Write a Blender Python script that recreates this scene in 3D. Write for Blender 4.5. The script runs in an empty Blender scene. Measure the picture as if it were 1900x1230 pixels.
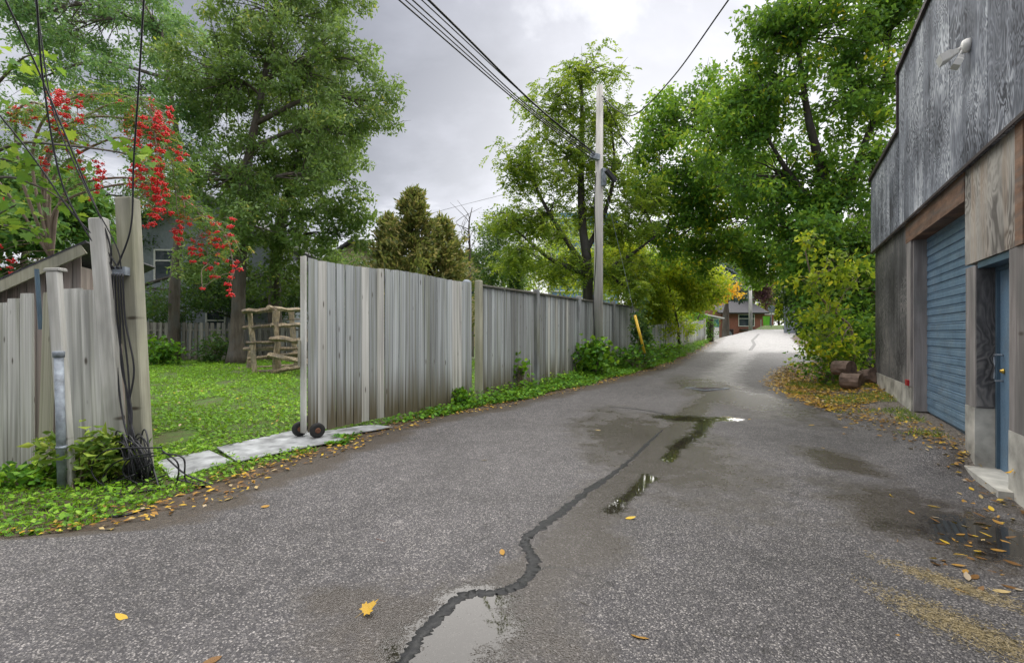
import bpy, math, random
import numpy as np
from mathutils import Vector, Matrix
R = math.radians
rng = np.random.default_rng(7)
random.seed(7)
sc = bpy.context.scene
col = sc.collection
# ------------------------------------------------------------------ camera
F, CX, CY, H = 900.0, 950.0, 620.0, 1.45          # focal length in photo pixels, horizon row, eye height
cam = bpy.data.cameras.new('camera'); cam.sensor_width = 36; cam.lens = 36 * F / 1900
cam.shift_y = 5 / 1900; cam.clip_start = 0.05; cam.clip_end = 2000
co = bpy.data.objects.new('camera', cam); col.objects.link(co)
co.location = (0, 0, H); co.rotation_euler = (R(90), 0, 0); sc.camera = co
# ------------------------------------------------------------------ world, sun, exposure
SUN_AZ, SUN_EL, GLOW_AZ = R(30), R(70), math.atan2(0.33, 1.0)   # broad light through cloud; the cloud is brightest towards GLOW_AZ
world = bpy.data.worlds.new('World'); sc.world = world; world.use_nodes = True
def build_world():
    nt = world.node_tree; nt.nodes.clear(); N = nt.nodes.new; L = nt.links.new
    out = N('ShaderNodeOutputWorld'); bg = N('ShaderNodeBackground'); L(bg.outputs[0], out.inputs[0])
    sky = N('ShaderNodeTexSky'); sky.sky_type = 'NISHITA'; sky.sun_disc = False
    sky.sun_elevation = SUN_EL; sky.sun_rotation = SUN_AZ
    tc = N('ShaderNodeTexCoord'); sep = N('ShaderNodeSeparateXYZ'); L(tc.outputs['Generated'], sep.inputs[0])
    def M(op, a, b=None, clamp=False):
        m = N('ShaderNodeMath'); m.operation = op; m.use_clamp = clamp
        for i, v in enumerate((a, b)):
            if v is None: continue
            if isinstance(v, (int, float)): m.inputs[i].default_value = v
            else: L(v, m.inputs[i])
        return m.outputs[0]
    den = M('ADD', M('MAXIMUM', sep.outputs[2], 0.0), 0.22)
    comb = N('ShaderNodeCombineXYZ'); L(M('DIVIDE', sep.outputs[0], den), comb.inputs[0]); L(M('DIVIDE', sep.outputs[1], den), comb.inputs[1])
    def OFFV(v):
        a = N('ShaderNodeVectorMath'); L(v, a.inputs[0]); a.inputs[1].default_value = (4.3, 2.2, 1.0); return a.outputs[0]
    n1 = N('ShaderNodeTexNoise'); n1.inputs['Scale'].default_value = 1.5; n1.inputs['Detail'].default_value = 7; n1.inputs['Roughness'].default_value = 0.55; n1.inputs['Distortion'].default_value = 0.35
    L(OFFV(comb.outputs[0]), n1.inputs['Vector'])
    r = N('ShaderNodeValToRGB'); L(n1.outputs[0], r.inputs[0])
    e = r.color_ramp.elements; e[0].position = 0.37; e[0].color = (0.042, 0.044, 0.052, 1); e[1].position = 0.63; e[1].color = (0.178, 0.179, 0.188, 1)
    m = r.color_ramp.elements.new(0.5); m.color = (0.070, 0.072, 0.083, 1)
    # brighter cloud in front of the hidden sun
    gd = Vector((math.sin(GLOW_AZ) * math.cos(R(15)), math.cos(GLOW_AZ) * math.cos(R(15)), math.sin(R(15))))
    dot = N('ShaderNodeVectorMath'); dot.operation = 'DOT_PRODUCT'; L(tc.outputs['Generated'], dot.inputs[0]); dot.inputs[1].default_value = gd
    glow = M('MULTIPLY', M('POWER', M('MAXIMUM', dot.outputs['Value'], 0.0), 9.0), 0.19)
    hz = M('MULTIPLY', M('POWER', M('SUBTRACT', 1.0, M('MAXIMUM', sep.outputs[2], 0.0), True), 4.0), 0.09)
    add = N('ShaderNodeMixRGB'); add.blend_type = 'ADD'; add.inputs[0].default_value = 1; L(r.outputs[0], add.inputs[1])
    cg = N('ShaderNodeCombineXYZ'); s = M('ADD', glow, hz)
    for i, k in enumerate((1.0, 0.98, 0.96)): L(M('MULTIPLY', s, k), cg.inputs[i])
    L(cg.outputs[0], add.inputs[2])
    sk = N('ShaderNodeMixRGB'); sk.blend_type = 'MULTIPLY'; sk.inputs[0].default_value = 1; L(sky.outputs[0], sk.inputs[1]); sk.inputs[2].default_value = (0.022, 0.022, 0.022, 1)
    mix = N('ShaderNodeMixRGB'); mix.inputs[0].default_value = 0.85; L(sk.outputs[0], mix.inputs[1]); L(add.outputs[0], mix.inputs[2])
    L(mix.outputs[0], bg.inputs[0]); bg.inputs[1].default_value = 1.0
build_world()
sun = bpy.data.lights.new('sun', 'SUN'); sun.energy = 1.5; sun.angle = R(120); sun.color = (1, 0.96, 0.9)
so = bpy.data.objects.new('sun', sun); col.objects.link(so)
sd = Vector((math.sin(SUN_AZ) * math.cos(SUN_EL), math.cos(SUN_AZ) * math.cos(SUN_EL), math.sin(SUN_EL)))
so.rotation_euler = sd.to_track_quat('Z', 'Y').to_euler(); so.location = (0, 0, 30)
sc.view_settings.view_transform = 'Standard'; sc.view_settings.look = 'None'; sc.view_settings.gamma = 1
sc.view_settings.exposure = 2.36
sc.render.engine = 'CYCLES'
sc.cycles.max_bounces = 6; sc.cycles.diffuse_bounces = 4; sc.cycles.glossy_bounces = 3; sc.cycles.transmission_bounces = 4; sc.cycles.transparent_max_bounces = 4
sc.cycles.use_denoising = True

# ------------------------------------------------------------------ geometry helpers
def P(px, py, d): return np.array(((px - CX) / F * d, d, H + (CY - py) / F * d))
def ss(a, b, x): t = np.clip((x - a) / (b - a), 0, 1); return t * t * (3 - 2 * t)
def cat(items):
    V, Fc, o = [], [], 0
    for v, f in items:
        v = np.asarray(v, float); V.append(v); Fc += [tuple(i + o for i in q) for q in f]; o += len(v)
    return np.vstack(V), Fc
WL = {}
def wl(o): return WL.get(o.name, Vector((0, 0, 0)))
def meshdata(name, V, Fc, mat, smooth=False, fattr=None, vattr=None):
    V = np.asarray(V, np.float32); me = bpy.data.meshes.new(name)
    if isinstance(Fc, np.ndarray):
        k = Fc.shape[1]; n = len(Fc)
        me.vertices.add(len(V)); me.vertices.foreach_set('co', V.ravel())
        me.loops.add(n * k); me.loops.foreach_set('vertex_index', Fc.astype(np.int32).ravel())
        me.polygons.add(n); me.polygons.foreach_set('loop_start', np.arange(0, n * k, k, dtype=np.int32))
        me.update(calc_edges=True)
    else:
        me.from_pydata(V.tolist(), [], Fc); me.update()
    if smooth: me.polygons.foreach_set('use_smooth', np.ones(len(me.polygons), bool))
    for dom, dd in (('FACE', fattr), ('POINT', vattr)):
        for k, a in (dd or {}).items():
            at = me.attributes.new(k, 'FLOAT', dom); at.data.foreach_set('value', np.asarray(a, np.float32))
    if mat: me.materials.append(mat)
    return me
def put(name, me, parent=None, loc=(0, 0, 0), rot=(0, 0, 0), scale=(1, 1, 1)):
    o = bpy.data.objects.new(name, me); col.objects.link(o)
    loc = Vector([float(c) for c in loc])
    WL[o.name] = loc
    o.location = loc - (wl(parent) if parent else Vector((0, 0, 0))); o.rotation_euler = rot; o.scale = scale
    if parent: o.parent = parent
    return o
def obj(name, V, Fc, mat, parent=None, smooth=False, fattr=None, vattr=None, origin=None):
    V = np.asarray(V, float)
    if origin is None: origin = np.array(((V[:, 0].min() + V[:, 0].max()) / 2, (V[:, 1].min() + V[:, 1].max()) / 2, V[:, 2].min()))
    return put(name, meshdata(name, V - np.asarray(origin), Fc, mat, smooth, fattr, vattr), parent, origin)
def tag(o, label, cat_, group=None):
    o['label'] = label; o['category'] = cat_
    if group: o['group'] = group
    return o
def thing(name, label, cat_, loc, group=None):
    o = bpy.data.objects.new(name, None); col.objects.link(o); o.location = [float(c) for c in loc]; WL[o.name] = Vector(o.location)
    o.empty_display_size = 0.1
    return tag(o, label, cat_, group)
def structure(o, kind='structure'): o['kind'] = kind; return o
def box(x0, x1, y0, y1, z0, z1):
    V = [(x, y, z) for z in (z0, z1) for x, y in ((x0, y0), (x1, y0), (x1, y1), (x0, y1))]
    return np.array(V, float), [(3, 2, 1, 0), (4, 5, 6, 7), (0, 1, 5, 4), (1, 2, 6, 5), (2, 3, 7, 6), (3, 0, 4, 7)]
def cbox(sx, sy, sz, c=0.006, z0=0.0):
    """box centred in x,y standing on z0 with chamfered vertical and top edges"""
    def ring(i, z):
        a, b = sx / 2 - i, sy / 2 - i; k = max(c - i * 0.0, 0.0005)
        return [(-a + k, -b, z), (a - k, -b, z), (a, -b + k, z), (a, b - k, z), (a - k, b, z), (-a + k, b, z), (-a, b - k, z), (-a, -b + k, z)]
    V = ring(0, z0) + ring(0, z0 + sz - c) + ring(c * .9, z0 + sz)
    Fc = [tuple(range(7, -1, -1)), tuple(range(16, 24))]
    for r_ in (0, 8):
        for i in range(8): Fc.append((r_ + i, r_ + (i + 1) % 8, r_ + 8 + (i + 1) % 8, r_ + 8 + i))
    return np.array(V, float), Fc
def prism(poly, y0, y1):
    """polygon in x,z extruded along y"""
    n = len(poly); V = [(x, y0, z) for x, z in poly] + [(x, y1, z) for x, z in poly]
    Fc = [tuple(range(n)), tuple(range(2 * n - 1, n - 1, -1))] + [(i, i + n, (i + 1) % n + n, (i + 1) % n) for i in range(n)]
    return np.array(V, float), Fc
def xf(vf, loc=(0, 0, 0), rz=0, rx=0, ry=0, s=1):
    V, Fc = vf; M = Matrix.Rotation(rz, 3, 'Z') @ Matrix.Rotation(rx, 3, 'X') @ Matrix.Rotation(ry, 3, 'Y')
    return (np.asarray(V) * s) @ np.array(M).T + np.asarray(loc, float), Fc
def spline(pts, n=8):
    p = np.asarray(pts, float)
    if len(p) < 3: return np.array([p[0] + (p[-1] - p[0]) * t for t in np.linspace(0, 1, n + 1)])
    q = np.vstack((2 * p[0] - p[1], p, 2 * p[-1] - p[-2])); out = []
    for i in range(1, len(q) - 2):
        for t in np.linspace(0, 1, n, endpoint=False):
            a, b, c, d = q[i - 1:i + 3]
            out.append(.5 * (2 * b + (c - a) * t + (2 * a - 5 * b + 4 * c - d) * t * t + (3 * b - a - 3 * c + d) * t ** 3))
    out.append(p[-1]); return np.array(out)
def tube(pts, rad, sides=6, wob=0.0, cap=True):
    p = np.asarray(pts, float); n = len(p); r_ = np.broadcast_to(np.asarray(rad, float), (n,)) if np.ndim(rad) == 0 or len(np.atleast_1d(rad)) == n else np.interp(np.linspace(0, 1, n), np.linspace(0, 1, len(rad)), rad)
    T = np.gradient(p, axis=0); T /= np.linalg.norm(T, axis=1)[:, None] + 1e-9
    up = np.array((0, 0, 1.)) if abs(T[0][2]) < .9 else np.array((1., 0, 0))
    A = np.cross(T, up); A /= np.linalg.norm(A, axis=1)[:, None] + 1e-9; B = np.cross(T, A)
    an = np.arange(sides) * 2 * np.pi / sides
    rr = r_[:, None] * (1 + wob * rng.uniform(-1, 1, (n, sides)))
    V = p[:, None] + rr[..., None] * (A[:, None] * np.cos(an)[None, :, None] + B[:, None] * np.sin(an)[None, :, None])
    Fc = [(i * sides + j, i * sides + (j + 1) % sides, (i + 1) * sides + (j + 1) % sides, (i + 1) * sides + j) for i in range(n - 1) for j in range(sides)]
    if cap: Fc += [tuple(range(sides - 1, -1, -1)), tuple(range((n - 1) * sides, n * sides))]
    return V.reshape(-1, 3), Fc
def lathe(prof, n=16, c=(0, 0, 0)):
    V = [(c[0] + r_ * math.cos(a), c[1] + r_ * math.sin(a), c[2] + z) for r_, z in prof for a in [2 * math.pi * k / n for k in range(n)]]
    m = len(prof); Fc = [(i * n + j, i * n + (j + 1) % n, (i + 1) * n + (j + 1) % n, (i + 1) * n + j) for i in range(m - 1) for j in range(n)]
    return np.array(V, float), Fc + [tuple(range(n - 1, -1, -1)), tuple(range((m - 1) * n, m * n))]
# ------------------------------------------------------------------ material helpers
class NT:
    def __init__(s, name):
        s.m = bpy.data.materials.new(name); s.m.use_nodes = True; s.t = s.m.node_tree; s.t.nodes.clear()
        s.out = s.N('ShaderNodeOutputMaterial'); s.b = s.N('ShaderNodeBsdfPrincipled'); s.L(s.b.outputs[0], s.out.inputs[0])
    def N(s, t, **k):
        n = s.t.nodes.new(t)
        for a, v in k.items(): setattr(n, a, v)
        return n
    def L(s, a, b): s.t.links.new(a, b)
    def set(s, n, k, v):
        if isinstance(v, bpy.types.NodeSocket): s.L(v, n.inputs[k])
        else: n.inputs[k].default_value = v
    def math(s, op, a, b=0.0, clamp=False):
        n = s.N('ShaderNodeMath', operation=op, use_clamp=clamp); s.set(n, 0, a); s.set(n, 1, b); return n.outputs[0]
    def mix(s, f, a, b, blend='MIX'):
        n = s.N('ShaderNodeMixRGB', blend_type=blend); s.set(n, 0, f); s.set(n, 1, c4(a)); s.set(n, 2, c4(b)); return n.outputs[0]
    def coords(s, scale=(1, 1, 1), rnd=0.0, kind='Object'):
        tc = s.N('ShaderNodeTexCoord'); v = tc.outputs[kind]
        if rnd:
            oi = s.N('ShaderNodeObjectInfo'); a = s.N('ShaderNodeVectorMath', operation='ADD'); s.L(v, a.inputs[0]); s.L(s.math('MULTIPLY', oi.outputs['Random'], rnd), a.inputs[1]); v = a.outputs[0]
        mp = s.N('ShaderNodeMapping'); mp.inputs['Scale'].default_value = scale; s.L(v, mp.inputs[0]); return mp.outputs[0]
    def noise(s, vec, scale, detail=4, rough=.55, dist=0.0):
        n = s.N('ShaderNodeTexNoise'); s.L(vec, n.inputs['Vector'])
        for k, v in (('Scale', scale), ('Detail', detail), ('Roughness', rough), ('Distortion', dist)): n.inputs[k].default_value = v
        return n.outputs[0]
    def ramp(s, f, stops):
        n = s.N('ShaderNodeValToRGB'); s.set(n, 0, f); e = n.color_ramp.elements
        while len(e) < len(stops): e.new(0.5)
        for q, (p, c) in zip(e, stops): q.position = p; q.color = c4(c)
        return n.outputs[0]
    def attr(s, name): return s.N('ShaderNodeAttribute', attribute_name=name).outputs['Fac']
    def bump(s, h, strength=.3, dist=.01, normal=None):
        n = s.N('ShaderNodeBump'); s.set(n, 'Height', h); s.set(n, 'Strength', strength); n.inputs['Distance'].default_value = dist
        if normal is not None: s.L(normal, n.inputs['Normal'])
        return n.outputs[0]
    def fin(s, color=None, rough=None, normal=None, **k):
        if color is not None: s.set(s.b, 'Base Color', c4(color))
        if rough is not None: s.set(s.b, 'Roughness', rough)
        if normal is not None: s.L(normal, s.b.inputs['Normal'])
        for a, v in k.items(): s.set(s.b, a.replace('_', ' '), v)
        return s.m
def c4(c): return c if isinstance(c, bpy.types.NodeSocket) else ((c, c, c, 1) if isinstance(c, (int, float)) else (tuple(c) + (1,))[:4])
def g01(v): return (v, v, v)
def wood(name, stops, sx=9, sz=.8, rnd=37, knots=True, tint=.35, moss=0.0, stain=0.0, rough=.8):
    n = NT(name); v = n.coords((sx, sx, sz), rnd); oi = n.N('ShaderNodeObjectInfo').outputs['Random']
    f = n.noise(v, 1.0, 6, .62, .4); fine = n.noise(n.coords((sx * 7, sx * 7, sz * 1.5), rnd), 1.0, 4, .7)
    f2 = n.math('ADD', n.math('MULTIPLY', f, .7), n.math('MULTIPLY', fine, .3))
    f2 = n.math('ADD', f2, n.math('MULTIPLY', n.math('SUBTRACT', oi, .5), tint * .5))
    c = n.ramp(f2, stops)
    big = n.noise(n.coords((sx * .25, sx * .25, sz * 1.1), rnd * 1.7), 1.0, 3)
    c = n.mix(n.math('MULTIPLY', n.ramp(big, [(.46, g01(0)), (.68, g01(1))]), .6), c, (.105, .108, .105))
    if moss:
        ms = n.noise(n.coords((sx * .35, sx * .35, sz * .7), rnd * .6), 1.0, 4)
        c = n.mix(n.math('MULTIPLY', n.ramp(ms, [(.50, g01(0)), (.70, g01(1))]), moss), c, (.16, .17, .07))
    if knots:
        vo = n.N('ShaderNodeTexVoronoi'); n.L(n.coords((sx * .16, sx * .05, sz * 5), rnd * 2.3), vo.inputs['Vector']); vo.inputs['Scale'].default_value = 1
        c = n.mix(n.ramp(vo.outputs['Distance'], [(.05, g01(.9)), (.12, g01(0))]), c, (.05, .038, .025))
    if stain:
        z = n.N('ShaderNodeSeparateXYZ'); n.L(n.N('ShaderNodeTexCoord').outputs['Object'], z.inputs[0])
        h = n.math('ADD', z.outputs[2], n.math('MULTIPLY', n.math('SUBTRACT', f, .5), .6))
        c = n.mix(n.math('MULTIPLY', n.ramp(h, [(.06, g01(1)), (.34, g01(0))]), stain), c, (.10, .085, .05))
    return n.fin(c, rough, n.bump(f2, .55, .006))
def plain(name, color, rough=.6, metal=0.0, var=.15, sc_=6, bump=.1):
    n = NT(name); f = n.noise(n.coords((1, 1, 1), 11), sc_, 5)
    d = tuple(x * (1 - var * 2) for x in color); l = tuple(min(1, x * (1 + var)) for x in color)
    return n.fin(n.ramp(f, [(.3, d), (.7, l)]), rough, n.bump(f, bump, .004), Metallic=metal)
def leafmat(name, stops, trans=.35, rough=.5, spec=.3, lift=1.55):
    n = NT(name); stops = [(p, tuple(min(.9, v * lift) for v in q)) for p, q in stops]; c = n.ramp(n.attr('rnd'), stops); n.fin(c, rough); n.b.inputs['Specular IOR Level'].default_value = spec
    tr = n.N('ShaderNodeBsdfTranslucent'); n.L(n.mix(.35, c, (.35, .45, .03)), tr.inputs[0])
    mx = n.N('ShaderNodeMixShader'); mx.inputs[0].default_value = trans; n.L(n.b.outputs[0], mx.inputs[1]); n.L(tr.outputs[0], mx.inputs[2]); n.L(mx.outputs[0], n.out.inputs[0]); return n.m
M = {}
GREY = [(.25, (.125, .132, .135)), (.42, (.295, .318, .328)), (.55, (.43, .465, .48)), (.75, (.61, .65, .67))]
M['fence'] = wood('weathered_grey_board', GREY, 8, .9, moss=.5, stain=1.0, tint=.28)
M['fence_dark'] = wood('weathered_dark_board', [(.25, (.085, .09, .095)), (.45, (.21, .22, .228)), (.6, (.32, .34, .35)), (.78, (.48, .51, .525))], 8, .9, moss=.4, stain=.6)
M['fence_pale'] = wood('weathered_pale_board', [(.25, (.20, .195, .18)), (.42, (.42, .42, .395)), (.56, (.58, .585, .56)), (.76, (.74, .75, .73))], 8, .9, moss=.4, stain=.4)
M['post'] = wood('greenish_post_wood', [(.25, (.16, .155, .11)), (.45, (.31, .305, .235)), (.6, (.41, .405, .32)), (.8, (.52, .51, .43))], 9, .9, moss=.4, tint=.2)
M['postpale'] = wood('pale_post_wood', [(.25, (.22, .215, .20)), (.45, (.45, .45, .425)), (.6, (.58, .58, .56)), (.8, (.70, .70, .68))], 9, .9, moss=.25, tint=.2)
M['log'] = wood('split_rail_wood', [(.25, (.05, .038, .025)), (.42, (.16, .12, .075)), (.58, (.32, .26, .17)), (.8, (.52, .45, .34))], 16, 5, knots=False, tint=.4)
M['backfence'] = wood('old_back_fence_wood', [(.25, (.09, .085, .075)), (.5, (.24, .225, .20)), (.75, (.38, .365, .34))], 8, .9, knots=False, stain=.3, tint=.5)
M['shedwood'] = wood('reddish_shed_wood', [(.25, (.15, .11, .10)), (.5, (.30, .25, .235)), (.75, (.42, .37, .35))], 8, .9, knots=False)
M['pole'] = wood('utility_pole_wood', [(.25, (.28, .27, .25)), (.5, (.53, .515, .49)), (.75, (.72, .70, .67))], 12, .5, knots=False)
M['jamb'] = wood('aged_jamb_wood', [(.25, (.10, .085, .08)), (.45, (.21, .19, .185)), (.6, (.31, .29, .285)), (.8, (.44, .41, .40))], 9, .9, tint=.2)
M['brownbeam'] = wood('red_brown_beam_wood', [(.25, (.05, .028, .02)), (.45, (.17, .095, .06)), (.75, (.33, .20, .13))], 3, 12, knots=False)
M['black'] = plain('black_cable_rubber', (.012, .013, .018), .45)
M['galv'] = plain('galvanised_steel', (.27, .31, .36), .55, .1, .25, 14)
M['steelplate'] = plain('scuffed_metal_plate', (.40, .42, .44), .55, .3, .3, 5)
M['concrete'] = plain('pale_concrete', (.46, .45, .41), .85, 0, .3, 3.5, .4)
M['rubber'] = plain('tyre_rubber', (.014, .014, .015), .7)
M['rust'] = plain('rusty_red_rim', (.16, .07, .04), .7, .2, .3)
M['white'] = plain('white_paint', (.72, .72, .70), .5, 0, .08)
M['brass'] = plain('brass_lock', (.65, .45, .10), .3, .9, .05)
M['bluedoor'] = plain('steel_blue_paint', (.13, .215, .31), .45, 0, .12, 2.2, .05)
def paintmat():
    n = NT('steel_blue_door_paint'); v = n.coords((1, 1, 1), 9); f = n.noise(n.coords((3, 3, .8), 9), 1, 6, .65); fine = n.noise(v, 40, 4)
    c = n.ramp(f, [(.3, (.085, .15, .225)), (.5, (.13, .215, .31)), (.75, (.18, .265, .35))]); gm = n.noise(n.coords((2, 2, 2), 5), 1.5, 6, .7)
    c = n.mix(n.math('MULTIPLY', n.ramp(gm, [(.52, g01(0)), (.7, g01(1))]), .4), c, (.12, .12, .11)); return n.fin(c, n.ramp(fine, [(.3, g01(.38)), (.7, g01(.6))]), n.bump(f, .12, .01))
M['bluedoor'] = paintmat()
M['bluedark'] = plain('dark_blue_frame_paint', (.07, .12, .17), .45, 0, .12)
M['yellow'] = plain('yellow_plastic', (.72, .46, .03), .4, 0, .08)
M['brick'] = None
M['trimdark'] = plain('dark_roof_trim', (.035, .022, .024), .6)
M['roof'] = plain('asphalt_shingles', (.06, .06, .07), .85, 0, .3, 30)
M['siding'] = plain('grey_siding', (.24, .27, .31), .65, 0, .1)
M['cream'] = plain('cream_brick', (.50, .42, .27), .85, 0, .2, 8)
M['glass'] = NT('window_glass').fin((.03, .045, .055), .06)
M['teal'] = plain('teal_glazed_panel', (.05, .22, .25), .25)
M['green'] = plain('lime_green_plastic', (.14, .45, .035), .45, 0, .05)
M['red'] = plain('red_reflector', (.45, .02, .03), .3)
M['berry'] = plain('red_rowan_berry', (.78, .016, .018), .35, 0, .15, 30, .0)
M['bark'] = wood('grey_brown_bark', [(.3, (.035, .028, .022)), (.5, (.09, .073, .058)), (.75, (.17, .145, .12))], 7, 1.2, knots=False, tint=.1)
M['barkdark'] = wood('dark_bark', [(.3, (.018, .015, .012)), (.5, (.045, .038, .03)), (.75, (.10, .085, .07))], 7, 1.2, knots=False, tint=.1)
M['twig'] = plain('pale_twig_bark', (.26, .20, .16), .8)
M['logend'] = plain('cut_log_wood', (.17, .12, .095), .9, 0, .3, 9)
def ply(name, lo, mid, hi, swirl=1.0, strain=0.0):
    n = NT(name); v = n.coords((1, 1, 1), 53)
    base_ = n.noise(n.coords((1.0, 1.0, .38), 53), 4.2 * swirl, 3.5, .55, .6); wv = n.math('MULTIPLY', n.math('ADD', n.math('SINE', n.math('MULTIPLY', base_, 95.0)), 1.0), .5)
    big = n.noise(v, .9, 4); streak = n.noise(n.coords((5, 5, .5), 53), 1.0, 5, .6)
    fine = n.noise(n.coords((40, 40, 6), 53), 1, 3)
    msk = n.ramp(n.noise(v, 1.1, 4), [(.38, g01(.2)), (.6, g01(1))])
    a = n.math('ADD', n.math('MULTIPLY', n.math('MULTIPLY', n.math('SUBTRACT', wv, .5), msk), .36), n.math('ADD', n.math('MULTIPLY', streak, .55), n.math('MULTIPLY', fine, .2)))
    a = n.math('ADD', a, n.math('MULTIPLY', n.math('SUBTRACT', big, .5), .95))
    c = n.ramp(a, [(.14, lo), (.4, mid), (.7, hi)])
    if strain:
        c = n.mix(n.math('MULTIPLY', n.ramp(streak, [(.5, g01(0)), (.68, g01(1))]), strain), c, (.26, .15, .07))
    return n.fin(c, .82, n.bump(a, .7, .008))
M['ply'] = ply('weathered_blue_grey_plywood', (.026, .03, .042), (.17, .188, .228), (.60, .63, .68))
M['plydark'] = ply('black_stained_plywood', (.018, .018, .02), (.09, .09, .095), (.25, .24, .23), .9)
M['plybare'] = ply('peeling_bare_plywood', (.11, .10, .09), (.30, .285, .26), (.50, .475, .43), .6, .45)
def brickmat(name, c1, c2, mortar, scale):
    n = NT(name); v = n.coords(); sp = n.N('ShaderNodeSeparateXYZ'); n.L(v, sp.inputs[0]); cb = n.N('ShaderNodeCombineXYZ')
    n.L(n.math('ADD', sp.outputs[0], sp.outputs[1]), cb.inputs[0]); n.L(sp.outputs[2], cb.inputs[1])
    b = n.N('ShaderNodeTexBrick'); n.L(cb.outputs[0], b.inputs['Vector']); b.inputs['Scale'].default_value = scale
    b.inputs['Color1'].default_value = c4(c1); b.inputs['Color2'].default_value = c4(c2); b.inputs['Mortar'].default_value = c4(mortar); b.inputs['Mortar Size'].default_value = .012; b.inputs['Brick Width'].default_value = .22; b.inputs['Row Height'].default_value = .075
    return n.fin(b.outputs[0], .85)
M['brick'] = brickmat('red_brick', (.30, .075, .045), (.22, .055, .035), (.24, .16, .13), 1.0)
M['ybrick'] = brickmat('yellow_brick', (.42, .32, .17), (.33, .25, .13), (.22, .19, .14), 1.0)
# foliage palettes
M['lf_left'] = leafmat('silver_maple_leaf', [(0, (.016, .042, .012)), (.4, (.050, .098, .026)), (.72, (.095, .155, .045)), (.92, (.18, .25, .12)), (1, (.27, .27, .05))], .45, lift=2.0)
M['lf_teal'] = leafmat('blue_green_leaf', [(0, (.016, .05, .02)), (.5, (.05, .12, .045)), (.9, (.13, .23, .09)), (1, (.24, .32, .12))], .45, lift=2.0)
M['lf_locust'] = leafmat('locust_leaflet', [(0, (.035, .075, .012)), (.4, (.10, .165, .02)), (.75, (.21, .26, .025)), (1, (.40, .38, .03))], .5, lift=1.9)
M['lf_right'] = leafmat('deep_green_leaf', [(0, (.012, .045, .010)), (.4, (.04, .11, .016)), (.75, (.095, .19, .022)), (.93, (.21, .28, .025)), (1, (.48, .36, .02))], .5, lift=2.15)
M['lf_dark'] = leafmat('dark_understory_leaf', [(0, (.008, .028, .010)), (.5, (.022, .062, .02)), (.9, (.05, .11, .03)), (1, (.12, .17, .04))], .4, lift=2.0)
M['lf_yellow'] = leafmat('yellow_green_leaf', [(0, (.06, .11, .012)), (.4, (.16, .23, .018)), (.8, (.33, .34, .02)), (1, (.50, .38, .02))], .5, lift=2.0)
M['lf_orange'] = leafmat('orange_leaf', [(0, (.35, .25, .02)), (.5, (.58, .36, .02)), (1, (.66, .26, .02))], .4)
M['lf_cedar'] = leafmat('browning_cedar_spray', [(0, (.035, .05, .02)), (.4, (.085, .10, .035)), (.75, (.15, .14, .05)), (1, (.25, .19, .08))], .35, lift=2.1)
M['lf_spruce'] = leafmat('blue_spruce_needle', [(0, (.015, .03, .032)), (.6, (.05, .085, .09)), (1, (.12, .17, .18))], .15)
M['lf_purple'] = leafmat('purple_leaf', [(0, (.03, .010, .02)), (.6, (.085, .03, .055)), (1, (.17, .07, .10))], .3)
M['lf_rowan'] = leafmat('rowan_leaflet', [(0, (.02, .07, .02)), (.5, (.06, .15, .035)), (.85, (.14, .26, .06)), (1, (.38, .30, .05))], .4)
M['lf_maple'] = leafmat('maple_leaf', [(0, (.03, .10, .02)), (.6, (.09, .2, .03)), (1, (.24, .34, .04))], .45)
M['lf_lawn'] = leafmat('lawn_weed_leaf', [(0, (.04, .11, .008)), (.4, (.10, .24, .012)), (.8, (.19, .37, .02)), (.96, (.33, .48, .07)), (1, (.4, .3, .05))], .35, lift=1.25)
M['lf_weed'] = leafmat('verge_weed_leaf', [(0, (.02, .07, .010)), (.4, (.06, .165, .015)), (.8, (.14, .29, .02)), (1, (.30, .38, .03))], .35)
M['lf_bed'] = leafmat('shrub_leaf', [(0, (.04, .09, .015)), (.5, (.12, .2, .03)), (.85, (.26, .33, .05)), (1, (.42, .42, .08))], .35)
M['lf_litter'] = leafmat('fallen_leaf', [(0, (.09, .045, .018)), (.35, (.26, .13, .035)), (.6, (.45, .25, .04)), (.85, (.62, .42, .03)), (1, (.42, .35, .27))], .15, .45, lift=1.0)
M['lf_needles'] = leafmat('straw_litter', [(0, (.24, .19, .10)), (1, (.50, .42, .27))], .1, .8, lift=1.0)

# ------------------------------------------------------------------ terrain
FX = lambda y: -.75 + .645 * (y - 9.7)            # board fence line
WX = lambda y: 2.0 + .56 * y                      # workshop wall line
def prof(y):
    y = np.asarray(y, float); a = np.clip(y - 4, 0, 7); q = .047 / 14 * a * a
    return q + .047 * np.clip(y - 11, 0, 37) + .047 * (1 - np.exp(-np.clip(y - 48, 0, None) / 8)) * 8 * .35
def g(x, y):
    x = np.asarray(x, float); y = np.asarray(y, float)
    u = x - FX(y); lanef = ss(-3.0, .2, u)
    z = prof(y) * (.28 + .72 * lanef)
    z = z + .5 * ss(50.5, 57, y)
    v = x - WX(y)
    z = z + .20 * ss(-1.15, -.05, v) * ss(4.75, 5.5, y) * (1 - ss(22, 30, y))
    z = z + .012 * np.sin(x * 1.7 + y * .9) * np.sin(y * 1.3 - x * .4)
    return z
def G(px, py, it=60):
    """where the line of sight through a photo pixel meets the ground"""
    d = 1.3
    for _ in range(400):
        p = P(px, py, d)
        if p[2] <= g(p[0], p[1]): break
        d *= 1.012
    return P(px, py, d)
Lp = np.array([(-40, -30), (-40, 2.2), (-12, 3.05), (-3.62, 3.43), (-3.1, 3.58), (-2.72, 4.42), (-2.36, 5.67), (-1.72, 7.5), (-.70, 8.7), (1.97, 11.9), (5.0, 15.9), (8.4, 22.0), (14.0, 33), (20.0, 48.3), (27, 50), (60, 51), (118, 52)])
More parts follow.
